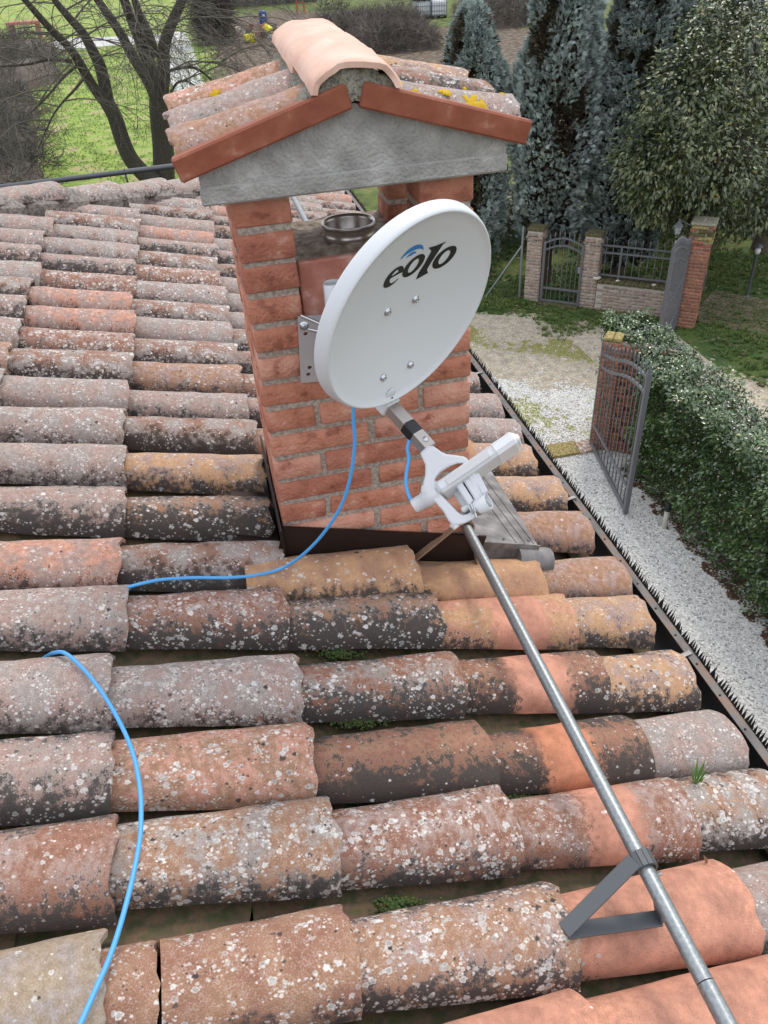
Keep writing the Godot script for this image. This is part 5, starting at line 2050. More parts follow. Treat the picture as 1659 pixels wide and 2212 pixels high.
func broadleaf(at: Vector3, trunks: Array, blobs: Array, count: int, seed_: int, label: String, called: String, tone: Array, size: float) -> void:
	var r := RandomNumberGenerator.new()
	r.seed = seed_
	var t := thing(called, label, "tree", at)
	var tr := Sh.new()
	for q in trunks:
		tr.tube(spline(q[0], 4), q[1], 8)
	for b in blobs:
		for i in 7:
			var d := Vector3(r.randfn(0, 1), r.randfn(0, 0.8), r.randfn(0, 1)).normalized()
			var c: Vector3 = b[0]
			tr.tube([Vector3(0, c.y * 0.45, 0), c * Vector3(0.6, 0.8, 0.6), c + d * b[1] * 0.75], [0.035, 0.022, 0.008], 4, false)
	part("trunk", tr.done(), M["bark"], t)
	var nz := noise(0.8, seed_, 2)
	var xf := []
	var cl := []
	for i in count:
		var b: Array = blobs[r.randi() % blobs.size()]
		var d := Vector3(r.randfn(0, 1), r.randfn(0, 1), r.randfn(0, 1)).normalized()
		var c: Vector3 = b[0]
		var n := nz.get_noise_3d(c.x + d.x * 2.0, c.y + d.y * 2.0, c.z + d.z * 2.0)
		if n < -0.32:
			continue
		var rr: float = b[1] * (1.0 + n * 0.45) * (1.0 - 0.42 * pow(r.randf(), 2.0))
		var p := c + d * rr * Vector3(1, 0.9, 1)
		var dir := d + Vector3(r.randfn(0, 0.6), r.randf_range(-1.1, 0.3), r.randfn(0, 0.6))
		xf.append(Transform3D(face(dir, r.randf_range(0.7, 1.25) * size, r, 1.6), p))
		var k := clampf(0.45 + n + r.randfn(0, 0.25) + d.y * 0.0, 0.0, 1.0)
		var cc: Color = (tone[0] as Color).lerp(tone[1], k)
		if r.randf() < 0.10:
			cc = cc.lerp(Color(0.16, 0.15, 0.03), 0.7)
		cl.append(cc)
	stuff("crown", leaf_mesh(), M["glossy leaf"], t, xf, cl)

func build_hedge() -> void:
	var r := RandomNumberGenerator.new()
	r.seed = 5150
	var t := thing("hedge", "clipped evergreen hedge with small glossy leaves along the gravel path", "hedge", Vector3(6.0, 0, -6.0))
	var x0 := 5.56
	var x1 := 6.42
	var nz := noise(1.3, 77, 3)
	# woody inside
	var tr := Sh.new()
	for i in 150:
		var b := Vector3(r.randf_range(x0 + 0.2, x1 - 0.2), 0, r.randf_range(-9.0, 2.0))
		var tip := b + Vector3(r.randfn(0, 0.25), r.randf_range(1.2, 1.75), r.randfn(0, 0.3))
		tr.tube([b, b.lerp(tip, 0.5) + Vector3(r.randfn(0, 0.08), 0, r.randfn(0, 0.08)), tip], [0.02, 0.014, 0.006], 5, false)
	wpart("stems", tr.done(), M["bark"], t)
	var xf := []
	var cl := []
	var put := func(p: Vector3, nrm: Vector3, depth: float) -> void:
		var n := nz.get_noise_3d(p.x * 1.4, p.y * 1.4, p.z * 1.4)
		p += nrm * (n * 0.22 - 0.03 - depth)
		var dir := nrm * r.randf_range(0.1, 0.9) + Vector3(r.randfn(0, 0.8), r.randfn(0.0, 0.45), r.randfn(0, 0.8))
		xf.append(Transform3D(face(dir, r.randf_range(0.045, 0.078), r, 1.0), p))
		var k := clampf(0.4 + n * 0.8 + r.randfn(0, 0.3), 0.0, 1.0)
		var c := Color(0.032, 0.066, 0.020).lerp(Color(0.108, 0.175, 0.054), k)
		if r.randf() < 0.012:
			c = Color(0.34, 0.34, 0.12)
		cl.append(c)
	var inv := Vector3(6.0, 0, -6.0)
	var n_face := 44000
	for i in n_face:       # path face
		var z := -10.3 + 13.0 * pow(r.randf(), 1.25)
		if z > 2.2:
			continue
		var xs := x0 + (0.16 if z < -9.0 else 0.0)
		var y := 0.04 + 1.82 * pow(r.randf(), 0.85)
		if z < -8.9 and y < 1.55:
			continue
		put.call(Vector3(xs, y, z) - inv, Vector3(-1, 0.1, 0), 0.22 * pow(r.randf(), 1.6))
	for i in 26000:        # top
		var z := -10.4 + 12.6 * pow(r.randf(), 1.25)
		put.call(Vector3(r.randf_range(x0 + (0.12 if z < -9.0 else -0.02), x1), 1.86 + r.randfn(0, 0.03), z) - inv, Vector3(0, 1, 0), 0.22 * pow(r.randf(), 1.8))
	for i in 9000:         # far face and end
		var z := -10.4 + 12.6 * r.randf()
		if r.randf() < 0.8:
			put.call(Vector3(x1, r.randf_range(0.1, 1.85), z) - inv, Vector3(1, 0.1, 0), 0.2 * pow(r.randf(), 1.6))
		else:
			put.call(Vector3(r.randf_range(x0 + 0.1, x1), r.randf_range(0.8, 1.85), -10.35) - inv, Vector3(0, 0.1, -1), 0.2 * r.randf())
	stuff("foliage", leaf_mesh(0.2, 0.1), M["hedge leaf"], t, xf, cl)
	# the leaves further in
	xf = []
	cl = []
	for i in 24000:
		xf.append(Transform3D(face(Vector3(r.randfn(0, 1), r.randfn(0, 1), r.randfn(0, 1)), r.randf_range(0.07, 0.11), r), Vector3(r.randf_range(x0 + 0.18, x1 - 0.12), r.randf_range(0.15, 1.66), r.randf_range(-10.1, 2.0)) - inv))
		cl.append(Color(0.042, 0.082, 0.026).lerp(Color(0.120, 0.185, 0.062), r.randf() * 0.6))
	stuff("inner_foliage", leaf_mesh(0.2, 0.1), M["dry leaf"], t, xf, cl)

# ---- bare trees: limbs traced where they stand, twigs grown from them
class Twigs:
	var s := Sh.new()
	var r := RandomNumberGenerator.new()
	func limb(pts: Array, r0: float, r1: float, seg := 7) -> void:
		var rad := []
		for i in pts.size():
			rad.append(lerpf(r0, r1, float(i) / (pts.size() - 1)))
		s.tube(pts, rad, seg, false)
	func grow(p: Vector3, d: Vector3, length: float, rad: float, depth: int, droop: float) -> void:
		var pts := [p]
		var n := 5 if depth > 0 else 4
		var q := p
		var dd := d.normalized()
		for i in n:
			dd = (dd + Vector3(r.randfn(0, 0.16), r.randfn(0, 0.12) - droop, r.randfn(0, 0.16))).normalized()
			q = q + dd * (length / n)
			pts.append(q)
			if depth > 0 and i > 0:
				var kids := 2 if depth > 1 else 2
				for k in kids:
					if r.randf() < 0.85:
						var side := (dd + Vector3(r.randfn(0, 0.7), r.randfn(0, 0.5), r.randfn(0, 0.7))).normalized()
						grow(q, side, length * r.randf_range(0.35, 0.6), rad * 0.55, depth - 1, droop * 1.15)
		limb(pts, rad, rad * 0.4, 4 if depth > 0 else 3)
func bare_tree(label: String, base: Vector3, limbs: Array, seed_: int, spread: Array) -> void:
	var t := thing("bare_tree", label, "tree", base, 0.0, "leafless trees on the lawn")
	var tw := Twigs.new()
	tw.r.seed = seed_
	var st := Twigs.new()
	st.r.seed = seed_ + 1
	for l in limbs:
		var pts := []
		for q in l[0]:
			pts.append(on_z(q[0], q[1], base.z + q[2]) - base)
		var sp := spline(pts, 5)
		if l[1] > 0.12 and l[3] > 0:
			var tip: Vector3 = sp[-1]
			var run: Vector3 = (tip - sp[-4]).normalized()
			st.limb([tip - run * 0.02, tip + run * 0.9 + Vector3(0.1, 0, 0.1), tip + run * 1.9, tip + run * 3.0 + Vector3(-0.15, 0.1, 0.1)], l[2], 0.015, 6)
			for i in 4:
				tw.grow(tip + run * (0.5 + 0.6 * i), run + Vector3(tw.r.randfn(0, 0.7), 0.2, tw.r.randfn(0, 0.7)), tw.r.randf_range(1.5, 2.6), 0.02, 1, 0.1)
		st.limb(sp, l[1], l[2], 8)
		# twigs along the limb
		var n: int = l[3]
		for i in n:
			var k := int(sp.size() * tw.r.randf_range(0.25, 1.0))
			var p: Vector3 = sp[mini(k, sp.size() - 1)]
			var an := tw.r.randf() * TAU
			tw.grow(p, Vector3(cos(an) * 1.0 + spread[0], tw.r.randf_range(0.2, 0.8), sin(an) * 0.8), tw.r.randf_range(2.2, 4.4), tw.r.randf_range(0.014, 0.026), 2, spread[1])
	part("trunk", st.s.done(), M["dark bark"], t)
	part("crown", tw.s.done(), M["twig"], t)

func brush(called: String, label: String, category: String, spots: Array, count: int, length: float, cols: Array, seed_: int, thick := 0.02) -> void:
	# a tangle of twigs heaped over the given [x, z, half width, half depth, height] spots
	var r := RandomNumberGenerator.new()
	r.seed = seed_
	var first: Array = spots[0]
	var t := thing(called, label, category, Vector3(first[0], ter(first[1]), first[1]))
	var s := Sh.new()
	s.tube([Vector3(0, 0, 0), Vector3(0.02, 0.15, 0.5), Vector3(0.1, 0.0, 1.0)], [1.0 * thick, 0.8 * thick, 0.3 * thick], 3, false)
	s.tube([Vector3(0.02, 0.1, 0.4), Vector3(0.2, 0.1, 0.7), Vector3(0.25, -0.05, 0.9)], [0.6 * thick, 0.5 * thick, 0.2 * thick], 3, false)
	s.tube([Vector3(0.02, 0.13, 0.5), Vector3(-0.2, 0.2, 0.75), Vector3(-0.3, 0.15, 0.95)], [0.6 * thick, 0.5 * thick, 0.2 * thick], 3, false)
	var xf := []
	var cl := []
	for i in count:
		var b: Array = spots[r.randi() % spots.size()]
		var u := r.randf_range(-1, 1)
		var v := r.randf_range(-1, 1)
		var top: float = b[4] * maxf(0.0, 1.0 - 0.7 * (u * u + v * v) * 0.8)
		var y := top * pow(r.randf(), 0.5)
		var x: float = b[0] + u * b[2]
		var z: float = b[1] + v * b[3]
		xf.append(Transform3D(face(Vector3(r.randfn(0, 1), r.randfn(0.3, 0.7), r.randfn(0, 1)), length * r.randf_range(0.5, 1.2), r), Vector3(x, ter(z) + y, z) - t.position))
		cl.append((cols[0] as Color).lerp(cols[1], r.randf()))
	stuff("twigs", s.done(), M["vertex coloured"], t, xf, cl)
	var m := Sh.new()
	for b in spots:
		m.lathe([[1.0, 0.0], [0.9, 0.35], [0.6, 0.68], [0.25, 0.84], [0.0, 0.86]], 10, Transform3D(Basis().scaled(Vector3(b[2] * 0.9, b[4] * 0.7, b[3] * 0.9)), Vector3(b[0], ter(b[1]), b[1]) - t.position), -1)
	part("core", m.done(), M["dry core"], t)
func build_plants() -> void:
	var cy := [
		[on_y(1012, 600), 5.45, 0.78, 0.06, 0.6, "short blue grey cypress with brown middle just behind the chimney cap"],
		[on_y(1172, 610), 6.6, 0.80, 0.05, 1.2, "blue grey cypress on a bare trunk behind the small iron gate"],
		[on_y(1330, 596), 7.2, 0.93, -0.04, 0.5, "broad blue grey cypress behind the iron railing"],
		[on_y(1490, 520), 7.2, 0.62, 0.02, 0.8, "blue grey cypress mostly hidden behind the glossy evergreen tree"],
	]
	var counts := [6500, 9500, 13000, 5500]
	for i in cy.size():
		var c: Array = cy[i]
		cypress(c[0], c[1], c[2], c[3], c[4], 100 + i * 10, c[5], counts[i])
	var eb := on_y(1508, 628)
	var V := func(px: float, py: float, dz: float) -> Vector3: return on_z(px, py, eb.z + dz) - eb
	broadleaf(eb, [[[Vector3.ZERO, V.call(1525, 540, 0.0), V.call(1535, 470, 0.0), V.call(1540, 330, 0.0)], [0.14, 0.12, 0.12, 0.11, 0.11, 0.10, 0.10, 0.09, 0.09, 0.08, 0.07, 0.05, 0.04]], [[V.call(1530, 545, 0.0), V.call(1555, 480, 0.1), V.call(1580, 400, 0.2), V.call(1600, 300, 0.2)], [0.07, 0.07, 0.06, 0.06, 0.06, 0.05, 0.05, 0.05, 0.05, 0.04, 0.04, 0.03, 0.03]]],
		[[V.call(1590, 130, 0.0), 1.05], [V.call(1500, 200, 0.5), 0.95], [V.call(1430, 330, 0.6), 0.85], [V.call(1540, 330, 0.9), 1.05], [V.call(1650, 260, 0.2), 1.15], [V.call(1600, 420, 0.5), 0.85], [V.call(1410, 410, 0.5), 0.60], [V.call(1500, 430, 0.5), 0.75], [V.call(1680, 130, -0.3), 1.2], [V.call(1530, 90, -0.4), 0.7], [V.call(1690, 420, 0.2), 0.8]],
		32000, 301, "dense evergreen tree with long glossy leaves beside the brick pillar", "evergreen_tree", [Color(0.042, 0.058, 0.023), Color(0.118, 0.142, 0.058)], 0.102)
	# dark trees in the shade further right and behind
	var db := on_y(1645, 540)
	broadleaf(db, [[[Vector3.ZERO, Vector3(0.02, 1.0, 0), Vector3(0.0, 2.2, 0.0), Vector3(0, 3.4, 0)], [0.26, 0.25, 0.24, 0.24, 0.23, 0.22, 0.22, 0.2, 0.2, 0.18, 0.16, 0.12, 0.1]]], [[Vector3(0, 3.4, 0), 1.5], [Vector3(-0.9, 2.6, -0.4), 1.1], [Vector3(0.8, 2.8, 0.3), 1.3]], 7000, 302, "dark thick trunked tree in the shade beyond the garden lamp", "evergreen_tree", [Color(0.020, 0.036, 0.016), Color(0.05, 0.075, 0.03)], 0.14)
	for q in [[1290, 470, 303, "dark shrub mass between the two broad cypresses"], [1420, 470, 304, "dark shrub mass behind the wall railing and gate pillar"], [1100, 500, 305, "dark shrub mass behind the wire fence"]]:
		var sb := on_y(q[0], q[1] + 20)
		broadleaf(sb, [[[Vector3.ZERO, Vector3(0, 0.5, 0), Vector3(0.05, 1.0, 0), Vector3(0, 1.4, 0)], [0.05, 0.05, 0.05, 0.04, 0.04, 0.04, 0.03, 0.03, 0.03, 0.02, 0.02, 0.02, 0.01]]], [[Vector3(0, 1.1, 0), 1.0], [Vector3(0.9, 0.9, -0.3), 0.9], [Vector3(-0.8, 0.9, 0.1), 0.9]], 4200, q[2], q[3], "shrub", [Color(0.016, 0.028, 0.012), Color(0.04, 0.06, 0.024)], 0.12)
	build_hedge()
	# bare trees; pixels along each limb, with an offset in depth
	var k := 0.3581
	var tb := on_ground(352, 402)
	var P := func(a: Array) -> Array:
		var out := []
		for q in a:
			out.append([q[0] * k, q[1] * k, q[2] if q.size() > 2 else 0.0])
		return out
	bare_tree("leafless tree with several dark stems rising from one foot", tb, [
		[P.call([[990, 1130], [985, 900], [965, 700], [958, 600]]), 0.36, 0.30, 0],
		[P.call([[958, 640], [900, 500, 0.2], [800, 340, 0.4], [720, 190, 0.5], [590, 0, 0.6], [500, -140, 0.8]]), 0.20, 0.09, 7],
		[P.call([[962, 620], [900, 400], [860, 280], [800, 130], [750, 0], [720, -150]]), 0.25, 0.10, 6],
		[P.call([[965, 640], [985, 450, -0.2], [990, 280, -0.3], [1040, 130, -0.4], [1100, 0, -0.4], [1150, -120, -0.5]]), 0.24, 0.10, 8],
		[P.call([[930, 330], [890, 190, 0.3], [830, 60, 0.4], [800, -60, 0.5]]), 0.17, 0.08, 3],
		[P.call([[940, 500], [1000, 440, 0.4], [1080, 412, 0.6], [1180, 412, 0.8], [1270, 480, 0.9], [1300, 560, 1.0]]), 0.06, 0.02, 5],
		[P.call([[1030, 560], [1070, 500, 0.2], [1130, 490, 0.3], [1190, 530, 0.4]]), 0.05, 0.02, 3],
	], 401, [0.35, 0.10])
	var tb2 := on_ground(338, 396)
	bare_tree("leafless tree with a stem leaning to the thicket", tb2 + Vector3(0, 0, 0.8), [
		[P.call([[940, 1100], [870, 1050], [790, 960], [740, 850], [690, 700], [640, 610]]), 0.28, 0.22, 0],
		[P.call([[645, 630], [560, 520, 0.2], [480, 380, 0.4], [420, 290, 0.5], [300, 170, 0.7], [150, 0, 0.9], [60, -100, 1.0]]), 0.18, 0.07, 8],
		[P.call([[660, 660], [610, 420, -0.2], [560, 310, -0.2], [500, 200, -0.3], [420, 110, -0.3], [330, 0, -0.4], [280, -100, -0.5]]), 0.20, 0.07, 7],
		[P.call([[430, 370, 0.4], [300, 360, 0.8], [150, 390, 1.2], [0, 400, 1.6]]), 0.06, 0.02, 5],
		[P.call([[460, 400, 0.4], [380, 470, 1.0], [270, 600, 1.6], [160, 700, 2.0]]), 0.05, 0.015, 5],
		[P.call([[520, 450, 0.2], [460, 530, 0.8], [330, 680, 1.2], [230, 900, 1.4]]), 0.05, 0.015, 5],
	], 402, [-0.25, 0.16])
	# brown thicket on the left, heap of prunings, far scrub
	var th := []
	for i in 9:
		var p := on_ground(lerpf(-40, 60, (i % 3) / 2.0), 400 - (i / 3) * 75)
		th.append([p.x - 0.8, p.z, 1.6, 3.0, 1.3])
	for i in 6:
		var p := on_ground(lerpf(-60, 90, (i % 3) / 2.0), 170 - (i / 3) * 50)
		th.append([p.x - 1.0, p.z, 2.6, 5.0, 1.7])
	brush("thicket", "brown leafless thicket along the edge of the lawn", "thicket", th, 7000, 1.0, [Color(0.035, 0.030, 0.026), Color(0.16, 0.145, 0.125)], 501, 0.016)
	var hp := []
	for q in [[760, 75], [820, 85], [880, 80], [800, 50], [860, 45], [735, 50]]:
		var p := on_ground(q[0], q[1] + 25)
		hp.append([p.x, p.z, 1.9, 1.6, 1.5])
	brush("brush_heap", "heap of brown prunings beyond the chimney cap", "brush heap", hp, 6500, 0.9, [Color(0.045, 0.035, 0.03), Color(0.22, 0.19, 0.16)], 502, 0.018)
	var sc := []
	for q in [[1080, 25], [1060, 10], [1110, 5], [1150, 0]]:
		var p := on_ground(q[0], q[1] + 30)
		sc.append([p.x, p.z, 2.4, 2.0, 1.6])
	brush("scrub", "grey brown scrub behind the black bin", "scrub", sc, 3600, 1.1, [Color(0.06, 0.05, 0.04), Color(0.2, 0.18, 0.15)], 503, 0.02)
	for q in [[735, 100, 601, "variegated pale green bush at the foot of the brush heap"], [870, 25, 602, "green bush growing over the top of the brush heap"], [720, 20, 603, "pale leafed bush behind the ridge tile"]]:
		var p := on_ground(q[0], q[1])
		broadleaf(p, [[[Vector3.ZERO, Vector3(0, 0.3, 0), Vector3(0, 0.6, 0), Vector3(0, 0.9, 0)], [0.04, 0.04, 0.04, 0.04, 0.03, 0.03, 0.03, 0.03, 0.02, 0.02, 0.02, 0.02, 0.01]]], [[Vector3(0, 0.7, 0), 0.8], [Vector3(0.9, 0.5, 0.2), 0.6], [Vector3(-0.8, 0.5, 0), 0.6]], 1500, q[2], q[3], "bush", [Color(0.05, 0.07, 0.025), Color(0.24, 0.27, 0.12)], 0.16)
	var dt := on_ground(448, 95)
	brush("conifer_trunk_thicket", "dark brown upright thicket beside the pale path", "thicket", [[dt.x + 0.6, dt.z, 0.9, 1.2, 4.6]], 1500, 1.3, [Color(0.025, 0.02, 0.018), Color(0.09, 0.075, 0.06)], 504, 0.02)

# ---------------------------------------------------------------- far yard
func build_yard() -> void:
	# water containers in wire cages, two stacked and one beside
	var ibc := func(px: float, py: float, up: float, label: String, turn: float) -> void:
		var p := on_ground(px, py)
		var t := thing("water_container", label, "container", p + Vector3(0, up, 0), turn, "white water containers in wire cages")
		var s := Sh.new()
		s.box(Vector3(1.1, 0.95, 0.95), Transform3D(Basis(), Vector3(0, 0.66, 0)), 0.08)
		part("tank", s.done(), M["tank white"], t)
		var c := Sh.new()
		for i in 7:
			for zz in [-0.51, 0.51]:
				c.tube([Vector3(-0.57 + i * 0.19, 0.15, zz), Vector3(-0.57 + i * 0.19, 1.17, zz)], 0.018, 4, false)
			for xx in [-0.58, 0.58]:
				c.tube([Vector3(xx, 0.15, -0.5 + i / 6.0), Vector3(xx, 1.17, -0.5 + i / 6.0)], 0.018, 4, false)
		for y in [0.2, 0.5, 0.85, 1.16]:
			for zz in [-0.51, 0.51]:
				c.tube([Vector3(-0.58, y, zz), Vector3(0.58, y, zz)], 0.018, 4, false)
			for xx in [-0.58, 0.58]:
				c.tube([Vector3(xx, y, -0.51), Vector3(xx, y, 0.51)], 0.018, 4, false)
		part("cage", c.done(), M["galvanised"], t)
		var pl := Sh.new()
		pl.box(Vector3(1.2, 0.03, 1.0), Transform3D(Basis(), Vector3(0, 0.14, 0)))
		for xx in [-0.5, 0.0, 0.5]:
			pl.box(Vector3(0.12, 0.12, 1.0), Transform3D(Basis(), Vector3(xx, 0.06, 0)))
		part("pallet", pl.done(), M["black plastic"], t)
	ibc.call(912, 40, 0.0, "caged white water container under another one beside the scrub", 0.2)
	ibc.call(912, 40, 1.19, "caged white water container stacked on top of another", 0.25)
	ibc.call(948, 38, 0.0, "caged white water container standing apart from the stack", -0.2)
	ibc.call(1010, 28, 0.0, "caged white water container behind the short cypress top", 0.1)
	var bp := on_ground(1040, 26)
	var bin := thing("bin", "black tapered bin beside the white containers", "bin", bp)
	var s := Sh.new()
	s.lathe([[0.0, 0.0], [0.36, 0.0], [0.46, 0.9], [0.0, 0.9]], 14)
	part("tub", s.done(), M["black plastic"], bin)
	var s2 := Sh.new()
	s2.lathe([[0.48, 0.88], [0.49, 0.93], [0.46, 0.97], [0.0, 1.0]], 14)
	part("rim", s2.done(), M["black plastic"], bin)
	var dp := on_ground(570, 55)
	var dr := thing("drum", "blue plastic drum with white label in the junk corner", "drum", dp)
	var s3 := Sh.new()
	s3.lathe([[0.0, 0.0], [0.30, 0.0], [0.32, 0.06], [0.32, 0.34], [0.335, 0.37], [0.32, 0.40], [0.32, 0.85], [0.335, 0.88], [0.32, 0.92], [0.26, 1.02], [0.0, 1.04]], 18)
	part("barrel", s3.done(), M["drum blue"], dr)
	var s4 := Sh.new()
	s4.box(Vector3(0.22, 0.16, 0.02), Transform3D(Basis(), Vector3(0.03, 0.72, 0.318)))
	part("label_sheet", s4.done(), M["plastic white"], dr)
	# yellow sacks
	for q in [[540, 92, 0.55, "crumpled yellow sack lying on the bare soil"], [577, 72, 0.5, "yellow sacks piled in front of the blue drum"]]:
		var p := on_ground(q[0], q[1])
		var t := thing("sack", q[3], "sack", p)
		var nz := noise(2.2, int(q[0]), 3)
		var sk := Sh.new()
		sk.smooth(1)
		var w: float = q[2]
		var f := func(i: int, j: int) -> Vector3:
			var th := PI * j / 8.0
			var ph := TAU * i / 14.0
			var d := Vector3(sin(th) * cos(ph), cos(th), sin(th) * sin(ph))
			return Vector3(0, w * 0.42, 0) + d * w * (0.8 + nz.get_noise_3dv(d * 1.5) * 0.7) * Vector3(1, 0.72, 0.8)
		for i in 14:
			for j in 8:
				sk.quad(f.call(i, j), f.call(i + 1, j), f.call(i + 1, j + 1), f.call(i, j + 1))
		part("bag", sk.done(), M["sack yellow"], t)
	# red hand cart frame
	var cp := on_ground(650, 30)
	var ct := thing("ladder", "red metal step ladder standing behind the ridge tile", "ladder", cp)
	for sd in [-1.0, 1.0]:
		var rl := Sh.new()
		rl.tube([Vector3(0.35 * sd, 0, 0.4), Vector3(0.22 * sd, 2.0, 0.0)], 0.04, 6)
		part("rail", rl.done(), M["red paint"], ct)
		var rl2 := Sh.new()
		rl2.tube([Vector3(0.35 * sd, 0, -0.5), Vector3(0.22 * sd, 2.0, 0.0)], 0.035, 6)
		part("rail", rl2.done(), M["galvanised"], ct)
	for i in 6:
		var st := Sh.new()
		var y := 0.3 + i * 0.3
		st.bar(Vector3(-0.33 + y * 0.06, y, 0.4 - y * 0.2), Vector3(0.33 - y * 0.06, y, 0.4 - y * 0.2), 0.10, 0.03, Vector3.UP)
		part("step", st.done(), M["red paint"], ct)
	# shed wall behind the junk, loose blocks and scrap in front
	var sp := on_ground(560, 12)
	var sh := thing("shed", "dark weathered shed behind the junk corner", "shed", sp)
	for i in 16:
		var bd := Sh.new()
		bd.box(Vector3(0.62, 2.6, 0.06), Transform3D(Basis(), Vector3(-3.6 + i * 0.64, 1.3, rng.randf_range(-0.02, 0.02))), 0.01)
		part("board", bd.done(), M["shed a"] if i % 2 == 0 else M["shed b"], sh)
	var rf := Sh.new()
	rf.box(Vector3(11.0, 0.10, 3.4), Transform3D(Basis(Vector3.RIGHT, -0.12), Vector3(1.2, 2.72, -1.2)))
	part("roof", rf.done(), M["bracket steel"], sh)
	var cols := ["brick c", "mortar", "clay strip", "pale stone", "soil", "galvanised"]
	for i in 26:
		var p := on_ground(505 + rng.randf() * 110, 62 + rng.randf() * 26)
		var bl := Sh.new()
		var w := Vector3(rng.randf_range(0.2, 0.6), rng.randf_range(0.15, 0.45), rng.randf_range(0.2, 0.5))
		bl.box(w, Transform3D(Basis(Vector3.UP, rng.randf() * 3.0) * Basis(Vector3.RIGHT, rng.randf_range(-0.1, 0.1)), Vector3(0, w.y / 2.0, 0)), 0.02)
		var o := wtop("scrap_block", bl.done(), M[cols[i % 6]])
		o.position = p
		tag(o, ["broken red brick block", "grey mortar lump", "flat red clay scrap", "pale stone block", "brown earthy block", "grey metal scrap"][i % 6] + " heaped in the junk corner by the sacks", "scrap", "scrap in the junk corner")
	var tp := on_ground(735, 12)
	var tk := thing("tree_stump_post", "pale timber post at the end of the dark shed", "post", tp)
	var ts := Sh.new()
	ts.bar(Vector3(0, 0, 0), Vector3(0.1, 2.6, 0), 0.35, 0.3, Vector3(0, 0, 1), 0.03)
	part("timber", ts.done(), M["timber"], tk)
	# small brick barbecue among the bare trees
	var gp := on_ground(62, 88)
	var gr := thing("garden_table", "reddish brick garden table behind the thicket", "table", gp)
	var g1 := Sh.new()
	g1.box(Vector3(2.6, 0.22, 1.2), Transform3D(Basis(), Vector3(0, 1.25, 0)), 0.02)
	part("top", g1.done(), M["clay panel"], gr)
	for xx in [-1.0, 1.0]:
		var g2 := Sh.new()
		g2.box(Vector3(0.3, 1.14, 1.0), Transform3D(Basis(), Vector3(xx, 0.57, 0)), 0.02)
		part("leg", g2.done(), M["brick c"], gr)
	# things that fell on the roof
	for q in [[1530, 1875, 1519, 1846, "curled dry leaf standing in a gap of the tiles"], [575, 1566, 552, 1548, "folded brown leaf between the tile rows"], [615, 1562, 636, 1552, "second brown leaf beside the folded one between tiles"], [155, 832, 165, 826, "pale dry leaf lying on an upper tile"]]:
		var a := on_roof(q[0], q[1], -0.03)
		var b := on_roof(q[2], q[3], 0.0)
		var s5 := Sh.new()
		s5.smooth(-1)
		var d := b - a
		var sd := d.cross(Vector3.UP).normalized() * d.length() * 0.18
		var up := Vector3(0, d.length() * 0.10, 0)
		s5.quad(Vector3.ZERO, d * 0.45 + sd + up, d, d * 0.5)
		s5.quad(Vector3.ZERO, d * 0.5, d, d * 0.45 - sd + up)
		var o := wtop("dry_leaf", s5.done(), M["dry leaf brown"])
		o.position = a
		tag(o, q[4], "leaf")
	var wp := on_roof(1500, 1700, -0.03)
	var wd := thing("weed", "small green weed sprouting between tiles near the gutter", "plant", wp)
	for i in 9:
		var s6 := Sh.new()
		s6.smooth(-1)
		var an := i * 2.4
		var d := Vector3(cos(an) * 0.02, 0.03 + 0.03 * (i % 3), sin(an) * 0.02)
		var sd := Vector3(-sin(an), 0, cos(an)) * 0.004
		s6.quad(Vector3.ZERO, d * 0.5 + sd, d, d * 0.5 - sd)
		part("blade", s6.done(), M["weed"], wd)

